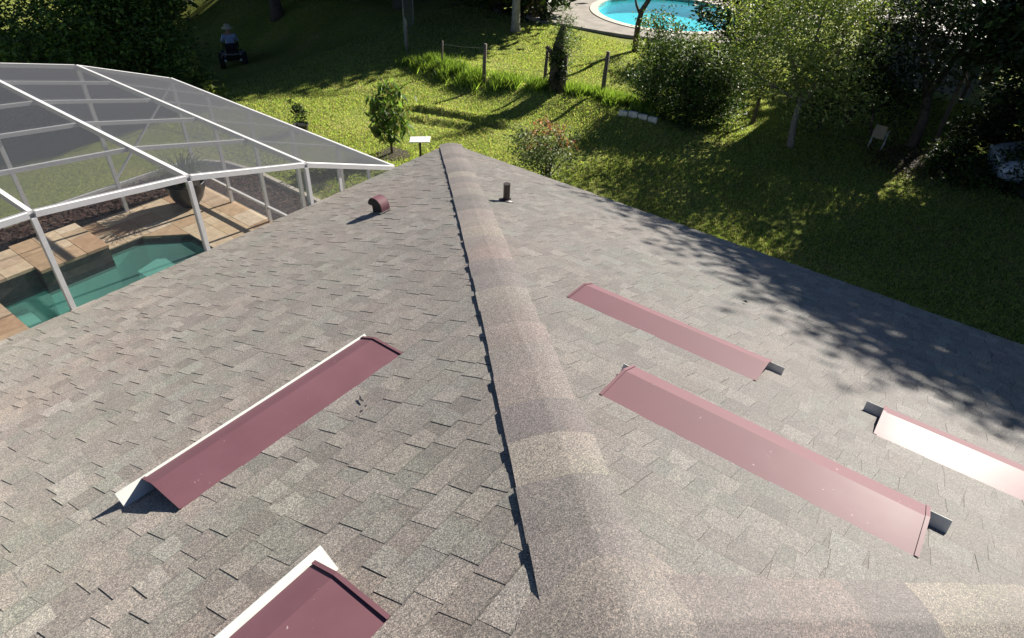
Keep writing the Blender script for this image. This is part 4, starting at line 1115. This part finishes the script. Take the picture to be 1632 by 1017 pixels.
arr('blades', Q, np.arange(len(Q)).reshape(-1, 4), M['leaf'], t, tint=np.repeat(np.array(G_MID)[rb.integers(0, 4, len(Q) // 4)], 4, 0) * 1.15)

# ------------------------------------------------------------------ wire fence
fence = thing('wire_fence', (15.3, 11.0, 0.0), 'old wire fence with weathered wooden posts along the tall grass', 'fence')
FP = [(15.6, 15.6, .95, .03), (15.0, 13.6, .75, .03), (14.8, 11.85, 1.05, .055), (15.55, 10.3, 1.0, .05), (16.1, 8.75, 1.22, .06)]
for x, y, h, r_ in FP:
    z_ = float(gz(x, y)); MB().tube([(x, y, z_ - .15), (x + .01, y, z_ + h * .5), (x + .03, y - .01, z_ + h)], [r_, r_ * .95, r_ * .85], 9).build('post', M['wood'], fence, smooth=True)
for (xa, ya, ha, _), (xb, yb, hb_, _) in zip(FP[:-1], FP[1:]):
    for fr in (.45, .9):
        a = np.array((xa, ya, float(gz(xa, ya)) + ha * fr)); b = np.array((xb, yb, float(gz(xb, yb)) + hb_ * fr)); md = (a + b) / 2 - np.array((0, 0, .03))
        MB().tube([a, md, b], .0035, 5).build('wire', M['wire'], fence)
gate = thing('mesh_gate', (16.4, 16.2, float(gz(16.4, 16.2))), 'leaning wire mesh fence panel on thin posts at the dark lawn', 'fence')
gp = [(15.75, 15.75), (16.6, 16.7), (17.5, 17.6), (18.8, 18.4)]
for x, y in gp:
    z_ = float(gz(x, y)); MB().tube([(x, y, z_ - .1), (x - .04, y - .03, z_ + 1.15)], .022, 7).build('post', M['wire'], gate)
for (xa, ya), (xb, yb) in zip(gp[:-1], gp[1:]):
    m = MB(); za, zb = float(gz(xa, ya)), float(gz(xb, yb))
    for k in range(13):
        s = k / 12; x_, y_, z_ = xa + (xb - xa) * s, ya + (yb - ya) * s, za + (zb - za) * s
        m.tube([(x_, y_, z_ + .03), (x_ - .04, y_ - .03, z_ + 1.08)], .004, 4)
    for k in range(8):
        h = .05 + k * .145; m.tube([(xa - .035 * h, ya - .03 * h, za + h), (xb - .035 * h, yb - .03 * h, zb + h)], .004, 4)
    m.build('mesh', M['wire'], gate)
# gate and posts at the right end of the shrub row
rail = thing('farm_gate', (17.6, 5.4, float(gz(17.6, 5.4))), 'weathered gate posts with a pale rail beside the bright tree', 'fence')
for x, y, h in ((17.35, 5.75, .95), (17.75, 5.05, 1.1)):
    z_ = float(gz(x, y)); MB().tube([(x, y, z_ - .1), (x + .02, y, z_ + h)], [.055, .045], 9).build('post', M['wood'], rail)
z_ = float(gz(17.6, 5.4))
MB().tube([(17.36, 5.72, z_ + .82), (17.74, 5.08, z_ + .95)], .02, 7).build('rail', M['block'], rail)
MB().tube([(17.36, 5.76, z_ + .5), (17.1, 6.4, z_ + .52)], .025, 7).build('rail', M['wood'], rail)

# white edging blocks
for i in range(4):
    s = (i + .5) / 4; x, y = 15.17 + .24 * s, 7.72 - 1.0 * s; z_ = float(gz(x, y)); an = math.atan2(-1.0, .24)
    t_ = np.array((math.cos(an), math.sin(an), 0)) * .112; n_ = np.array((-math.sin(an), math.cos(an), 0)) * .05; c = np.array((x, y, z_)); tl = np.array((0, 0, .11 + .012 * (i % 2)))
    lo = [c - t_ - n_, c + t_ - n_, c + t_ + n_, c - t_ + n_]
    lo = [p - np.array((0, 0, .04)) for p in lo]
    o = arr('edging_block', lo + [p + tl + np.array((0, 0, .04)) for p in lo], [(0, 3, 2, 1), (4, 5, 6, 7), (0, 1, 5, 4), (1, 2, 6, 5), (2, 3, 7, 6), (3, 0, 4, 7)], M['block'], loc=c)
    b = o.modifiers.new('bevel', 'BEVEL'); b.width = .008
    tag(o, ['leftmost of the four white blocks before the shrubs', 'second white block from the left before the shrubs', 'third white block from the left before the shrubs', 'rightmost of the four white blocks before the shrubs'][i], 'block', 'white edging blocks before the shrubs')

# flat satellite antenna on the lawn
z_ = float(gz(9.95, 9.72)); t = thing('satellite_antenna', (9.95, 9.72, z_), 'flat white rectangular antenna on a short black pole behind the roof corner', 'antenna')
MB().tube([(9.95, 9.72, z_), (9.95, 9.72, z_ + .56)], .026, 12).build('pole', M['black'], t)
m = MB()
for k in range(4):
    an = k * math.pi / 2 + .4; m.beam((9.95, 9.72, z_ + .1), (9.95 + .24 * math.cos(an), 9.72 + .24 * math.sin(an), z_ + .015), .03, .02)
m.build('base', M['black'], t)
c = np.array((9.95, 9.72, z_ + .59)); ax_ = np.array((.60, -.79, .05)); ax_ /= np.linalg.norm(ax_); nn = np.array((-.02, -.12, 1.0)); nn -= ax_ * (nn @ ax_); nn /= np.linalg.norm(nn); ay_ = np.cross(nn, ax_)
q = [c + ax_ * sx * .22 + ay_ * sy * .13 + nn * h for h in (-.012, .012) for sx, sy in ((-1, -1), (1, -1), (1, 1), (-1, 1))]
o = arr('panel', q, [(0, 3, 2, 1), (4, 5, 6, 7), (0, 1, 5, 4), (1, 2, 6, 5), (2, 3, 7, 6), (3, 0, 4, 7)], M['white'], t)
b = o.modifiers.new('bevel', 'BEVEL'); b.width = .01; b.segments = 3

# ------------------------------------------------------------------ carport, chair, car
t = thing('carport', (21.6, 2.5, 0.0), 'open carport with a dull metal roof hidden among the right-hand trees', 'carport')
for i in range(12):
    xa = 19.45 + i * .365
    MB().add([(xa, .8, 2.46), (xa + .37, .8, 2.46), (xa + .37, 4.25, 2.56), (xa, 4.25, 2.56), (xa, .8, 2.5), (xa + .37, .8, 2.5), (xa + .37, 4.25, 2.6), (xa, 4.25, 2.6)], [(0, 3, 2, 1), (4, 5, 6, 7), (0, 1, 5, 4), (1, 2, 6, 5), (2, 3, 7, 6), (3, 0, 4, 7)]).build('roof_panel', M['tin'], t)
for x, y in ((19.6, .95), (19.6, 4.1), (23.7, .95), (23.7, 4.1)):
    MB().box((x - .05, y - .05, -.2), (x + .05, y + .05, 2.45)).build('post', M['wood'], t)
for i in range(9):
    MB().box((24.2, .8, i * .27 + .001), (24.22 + .004 * (i % 2), 4.25, i * .27 + .275)).build('siding_board', M['siding'], t)
# garden chair under the dark tree
cz = float(gz(18.2, 1.95)); t = thing('garden_chair', (18.2, 1.95, cz), 'garden chair with a tan back panel and white tube frame in the dark corner', 'chair')
R_ = lambda dx, dy, dz: (18.2 + dx * .66, 1.95 + dy * .66, cz + dz * .66)
MB().beam(R_(-.03, .19, .40), R_(-.12, .19, .92), .27, .02, (1, 0, 0)).build('backrest', M['tan'], t)
MB().box(R_(-.02, -.02, .40), R_(.42, .38, .43)).build('seat', M['tan'], t)
for a, b in ((R_(.0, -.05, 0), R_(.42, -.05, .62)), (R_(.42, -.05, 0), R_(.0, -.05, .62)), (R_(.0, .42, 0), R_(.42, .42, .62)), (R_(.42, .42, 0), R_(.0, .42, .62))):
    MB().tube([a, b], .014, 8).build('leg', M['block'], t)
for y in (-.05, .42):
    MB().tube([R_(-.04, y, .63), R_(.44, y, .62)], .016, 8).build('armrest', M['block'], t)
tb = np.random.default_rng(171)
z_ = float(gz(18.6, .9))
tree('leafy_plant', 'bright green leafy plant at the edge of the leaf litter', 'plant', (17.75, .75), [((0, 0, .22), (.16, .2, .2))], 130, .16, 'leafthin', G_LIT, 173, .012, clump=.05)
tree('leafy_plant', 'dark glossy low shrub beside the leaf litter on the right', 'plant', (17.2, .1), [((0, 0, .3), (.6, .7, .3)), ((.6, .3, .4), (.5, .5, .4))], 2600, .1, 'leaf', G_DARK + G_MID, 175, .03, clump=.12)
nl = 1500
px = tb.normal(17.9, .55, nl); py = tb.normal(1.1, .55, nl); an = tb.uniform(0, 6.28, nl)
Tl = np.stack([np.cos(an), np.sin(an), tb.uniform(-.4, .4, nl)], -1); Sl = np.stack([-np.sin(an), np.cos(an), tb.uniform(-.4, .4, nl)], -1)
tag(arr('leaf_litter', leaf_quads(np.stack([px, py, gz(px, py) + tb.uniform(.02, .07, nl)], -1), Tl, Sl, tb.uniform(.06, .12, nl), tb.uniform(.03, .06, nl)), np.arange(4 * nl).reshape(-1, 4), M['leafthin'], tint=np.repeat(np.array([(0.16, 0.10, 0.07), (0.22, 0.16, 0.12), (0.10, 0.065, 0.045)])[tb.integers(0, 3, nl)], 4, 0)), 'brown fallen leaves heaped beside the dark tree', 'leaf litter', kind='stuff')

# parked car at the right edge: lofted body
cb = np.array((18.6, -2.35, float(gz(18.6, -2.35)))); t = thing('parked_car', cb, 'blue-grey car parked in the shade at the right edge', 'car')
hd = np.array((-.28, .96, 0)); hd /= np.linalg.norm(hd); sd_ = np.array((hd[1], -hd[0], 0))
secs = [(2.08, .30, .58, .62), (2.0, .24, .70, .74), (1.5, .20, .82, .80), (.75, .20, .92, .84), (.3, .20, .95, .85), (-1.2, .20, .97, .86), (-1.9, .24, .95, .82), (-2.05, .34, .80, .74)]
v, f = [], []
for l, zl, zh, hw in secs:
    for u_, h in ((-.92, zl), (-1, zl + .12), (-1, zh - .18), (-.9, zh - .03), (-.5, zh), (.5, zh), (.9, zh - .03), (1, zh - .18), (1, zl + .12), (.92, zl)):
        v.append(cb + hd * l + sd_ * hw * u_ + np.array((0, 0, h)))
for i in range(len(secs) - 1):
    for k in range(10): f.append((i * 10 + k, i * 10 + (k + 1) % 10, i * 10 + 10 + (k + 1) % 10, i * 10 + 10 + k))
f += [tuple(range(9, -1, -1)), tuple(70 + k for k in range(10))]
o = arr('body', v, f, M['carpaint'], t, smooth=True); s_ = o.modifiers.new('sub', 'SUBSURF'); s_.levels = 1; s_.render_levels = 2
v = []
for l, z_, hw in ((.75, .90, .74), (.05, 1.38, .58), (-1.15, 1.40, .58), (-1.85, .93, .72)):
    v += [cb + hd * l + sd_ * hw + np.array((0, 0, z_)), cb + hd * l - sd_ * hw + np.array((0, 0, z_))]
cabin = arr('cabin_glass', v, [(0, 2, 3, 1), (4, 6, 7, 5), (0, 6, 4, 2), (1, 3, 5, 7)], M['glass'], t)
arr('car_roof', [p + np.array((0, 0, .012)) for p in v[2:6]] + [p - np.array((0, 0, .02)) for p in v[2:6]], [(0, 2, 3, 1), (4, 5, 7, 6), (0, 4, 6, 2), (1, 3, 7, 5), (0, 1, 5, 4), (2, 6, 7, 3)], M['carpaint'], t)
for l in (1.3, -1.25):
    for s in (-1, 1):
        c = cb + hd * l + sd_ * s * .76 + np.array((0, 0, .31))
        wh = MB().tube([c - sd_ * .1, c + sd_ * .1], .31, 22).build('wheel', M['rubber'], t)
        MB().tube([c + sd_ * s * .085, c + sd_ * s * .108], .2, 18).build('rim', M['wire'], wh)
for s in (-1, 1):
    c = cb + hd * 2.0 + sd_ * s * .52 + np.array((0, 0, .56)); MB().beam(c - sd_ * .15, c + sd_ * .15, .1, .1).build('headlight', M['white'], t, bevel=.02)

# ------------------------------------------------------------------ rider on a mower
mz = float(gz(14.5, 23.7)); mb_ = np.array((14.5, 23.7, mz)); fw = np.array((.52, .85, 0)); fw /= np.linalg.norm(fw); sw = np.array((fw[1], -fw[0], 0))
def mp(l, s, h): return mb_ + (fw * l + sw * s + np.array((0, 0, h))) * .92
t = thing('riding_mower', mb_, 'black riding mower on the shaded lawn at the top left', 'mower')
def obox(l0, l1, s0, s1, h0, h1):
    m = MB(); q = [mp(l, s, h) for h in (h0, h1) for l, s in ((l0, s0), (l1, s0), (l1, s1), (l0, s1))]
    return m.add(q, [(0, 1, 2, 3), (7, 6, 5, 4), (4, 5, 1, 0), (5, 6, 2, 1), (6, 7, 3, 2), (7, 4, 0, 3)])
obox(-.55, .5, -.26, .26, .28, .5).build('chassis', M['black'], t, bevel=.04)
obox(-.72, -.3, -.24, .24, .42, .66).build('engine_cover', M['black'], t, bevel=.05)
obox(.05, .95, -.55, .55, .16, .28).build('cutting_deck', M['black'], t, bevel=.04)
obox(-.16, .3, -.24, .24, .52, .6).build('seat', M['black'], t, bevel=.03)
obox(-.24, -.15, -.23, .23, .58, .88).build('seat_back', M['black'], t, bevel=.03)
m = MB(); m.tube([mp(-.75, -.42, .5), mp(-.8, -.38, .62), mp(-.82, 0, .6), mp(-.8, .38, .62), mp(-.75, .42, .5)], .025, 8); m.build('rear_bar', M['wire'], t, smooth=True)
for l, s, r_, w_ in ((-.42, -.43, .27, .2), (-.42, .43, .27, .2), (1.0, -.36, .15, .12), (1.0, .36, .15, .12)):
    w = MB().tube([mp(l, s - w_ / 2, r_), mp(l, s + w_ / 2, r_)], r_, 20).build('wheel', M['rubber'], t)
    MB().tube([mp(l, s - w_ / 2 - .01, r_), mp(l, s + w_ / 2 + .01, r_)], r_ * .45, 14).build('hub', M['wire'], w)
for s in (-.3, .3): MB().tube([mp(.5, s, .5), mp(.42, s * .9, .95)], .016, 7).build('steering_lever', M['black'], t)
for s in (-.3, .28): MB().beam(mp(-.735, s - .04, .36), mp(-.735, s + .04, .36), .02, .07).build('reflector', M['white'], t)


def skin(name, joints, edges, mat, parent=None, loc=None, sub=2):
    me = bpy.data.meshes.new(name)
    base = OFF[parent] if parent is not None else np.array(loc)
    me.from_pydata([tuple(np.array(p) - base) for p, r_ in joints], edges, [])
    o = bpy.data.objects.new(name, me); COL.objects.link(o)
    if parent is not None: o.parent = parent
    else: o.location = tuple(base)
    OFF[o] = base
    me.materials.append(mat)
    s = o.modifiers.new('skin', 'SKIN'); s.use_smooth_shade = True
    for i, (p, r_) in enumerate(joints):
        me.skin_vertices[0].data[i].radius = (r_, r_) if np.isscalar(r_) else r_
    me.skin_vertices[0].data[0].use_root = True
    u = o.modifiers.new('sub', 'SUBSURF'); u.levels = sub; u.render_levels = sub
    return o


J = [(mp(.02, 0, .70), (.17, .13)), (mp(.0, 0, .85), (.15, .11)), (mp(-.02, 0, 1.02), (.17, .12)), (mp(-.01, 0, 1.14), (.15, .10)), (mp(.01, 0, 1.23), .055), (mp(.03, 0, 1.36), (.085, .095)),
     (mp(-.01, -.2, 1.12), .07), (mp(.1, -.28, .9), .052), (mp(.38, -.27, .92), .042), (mp(-.01, .2, 1.12), .07), (mp(.1, .28, .9), .052), (mp(.38, .27, .92), .042),
     (mp(.06, -.11, .68), .095), (mp(.48, -.15, .70), .07), (mp(.55, -.15, .36), .05), (mp(.68, -.15, .30), .04), (mp(.06, .11, .68), .095), (mp(.48, .15, .70), .07), (mp(.55, .15, .36), .05), (mp(.68, .15, .30), .04)]
E_ = [(0, 1), (1, 2), (2, 3), (3, 4), (4, 5), (3, 6), (6, 7), (7, 8), (3, 9), (9, 10), (10, 11), (0, 12), (12, 13), (13, 14), (14, 15), (0, 16), (16, 17), (17, 18), (18, 19)]
person = skin('person', J, E_, M['skin'], loc=tuple(mp(0, 0, .6)))
tag(person, 'person in a pale blue shirt and straw hat driving the mower away', 'person')
S_ = [(p, tuple(np.array(r_) * 1.12) if not np.isscalar(r_) else r_ * 1.14) for p, r_ in J[:4]] + [(p, r_ * 1.2) for p, r_ in (J[6], J[7], J[9], J[10])] + [(mp(.28, -.275, .91), .058), (mp(.28, .275, .91), .058)]
skin('shirt', S_, [(0, 1), (1, 2), (2, 3), (3, 4), (4, 5), (5, 8), (3, 6), (6, 7), (7, 9)], M['shirt'], person)
T_ = [(mp(.02, 0, .70), (.19, .15))] + [(p, r_ * 1.15) for p, r_ in (J[12], J[13], J[14], J[16], J[17], J[18])]
skin('trousers', T_, [(0, 1), (1, 2), (2, 3), (0, 4), (4, 5), (5, 6)], M['trousers'], person)
hc = mp(.03, 0, 1.41)
MB().lathe(hc, [(.20, -.015), (.205, 0), (.12, .02), (.1, .1), (.07, .13), (.0, .135)], 24).build('hat', M['hat'], person, smooth=True)
for s in (-.27, .27):       # hands closed on the levers: palm and five fingers
    m = MB(); c = mp(.42, s, .93); m.tube([mp(.36, s, .92), c], [.03, .036], 8)
    for k in range(4):
        a = c + np.array((0, 0, .03 - .02 * k)); m.tube([a, a + fw * .035 + sw * .012, a + fw * .02 + sw * .035], [.0095, .009, .007], 6)
    m.tube([c - sw * .02, c - sw * .03 + fw * .03 + np.array((0, 0, .02)), c + fw * .045], [.011, .01, .008], 6)
    m.build('hand', M['skin'], person, smooth=True)

# ------------------------------------------------------------------ grass blades
rg = np.random.default_rng(200)


def blades(n, px, py, hmin, hmax, w, cols, lean=.6):
    h = rg.uniform(hmin, hmax, n); an = rg.uniform(0, 6.28, n); la = rg.uniform(0, 6.28, n)
    b = np.stack([px, py, gz(px, py) - .005], -1); s = np.stack([np.cos(an), np.sin(an), np.zeros(n)], -1) * (w * rg.uniform(.6, 1.4, n))[:, None]
    t_ = b + np.stack([np.cos(la) * lean * h * rg.random(n), np.sin(la) * lean * h * rg.random(n), h], -1)
    V = np.stack([b - s, b + s, t_], 1).reshape(-1, 3)
    tc = np.array(cols)[rg.integers(0, len(cols), n)] * rg.uniform(.75, 1.25, n)[:, None]
    return V, np.repeat(tc, 3, 0)


N0 = 520000
px = 7.6 + rg.random(N0) ** 1.15 * 16.0; py = rg.uniform(-2.0, 19.0, N0)
ok = ~((px < 7.35) | ((px > 22.4) & (py > 8.5)) | ((px < 7.4) & (py < 13.5)) | (py > 13 + px * .6))
# bare or thin patches
thin = np.sin(px * 1.7 + 2 * np.sin(py * .8)) * np.sin(py * 1.9 + px * .5)
ok &= rg.random(N0) < np.clip(.75 - .5 * thin, .25, 1)
px, py = px[ok], py[ok]
V1, T1 = blades(len(px), px, py, .03, .065, .0085, [(0.36, 0.49, 0.13), (0.43, 0.55, 0.17), (0.27, 0.37, 0.10), (0.52, 0.50, 0.24), (0.52, 0.44, 0.26), (0.12, 0.16, 0.05), (0.07, 0.09, 0.03), (0.30, 0.24, 0.14)], 1.0)
# rank growth along the fence
nt_ = 26000
fx = np.array([p[0] for p in FP] + [16.0, 16.6]); fy = np.array([p[1] for p in FP] + [7.6, 6.6]); fx[0], fy[0] = 15.2, 15.0
u_ = rg.random(nt_) * (len(fx) - 1.001); k_ = u_.astype(int); s_ = u_ - k_
px = fx[k_] + (fx[k_ + 1] - fx[k_]) * s_ + rg.normal(0, .22, nt_) - .05; py = fy[k_] + (fy[k_ + 1] - fy[k_]) * s_ + rg.normal(0, .16, nt_)
cl_ = np.sin(px * 7 + 3 * np.sin(py * 5)) + np.sin(py * 6.3) > -.4
px, py = px[cl_], py[cl_]; nt_ = len(px)
V2, T2 = blades(nt_, px, py, .08, .36, .014, [(0.22, 0.33, 0.06), (0.12, 0.18, 0.035), (0.30, 0.40, 0.10), (0.08, 0.12, 0.03)], .9)
V = np.vstack([V1, V2]); T = np.vstack([T1, T2])
tag(arr('grass', V, np.arange(len(V)).reshape(-1, 3), M['grass'], tint=T), 'mown green grass over the lawn, longer along the fence', 'grass', kind='stuff')
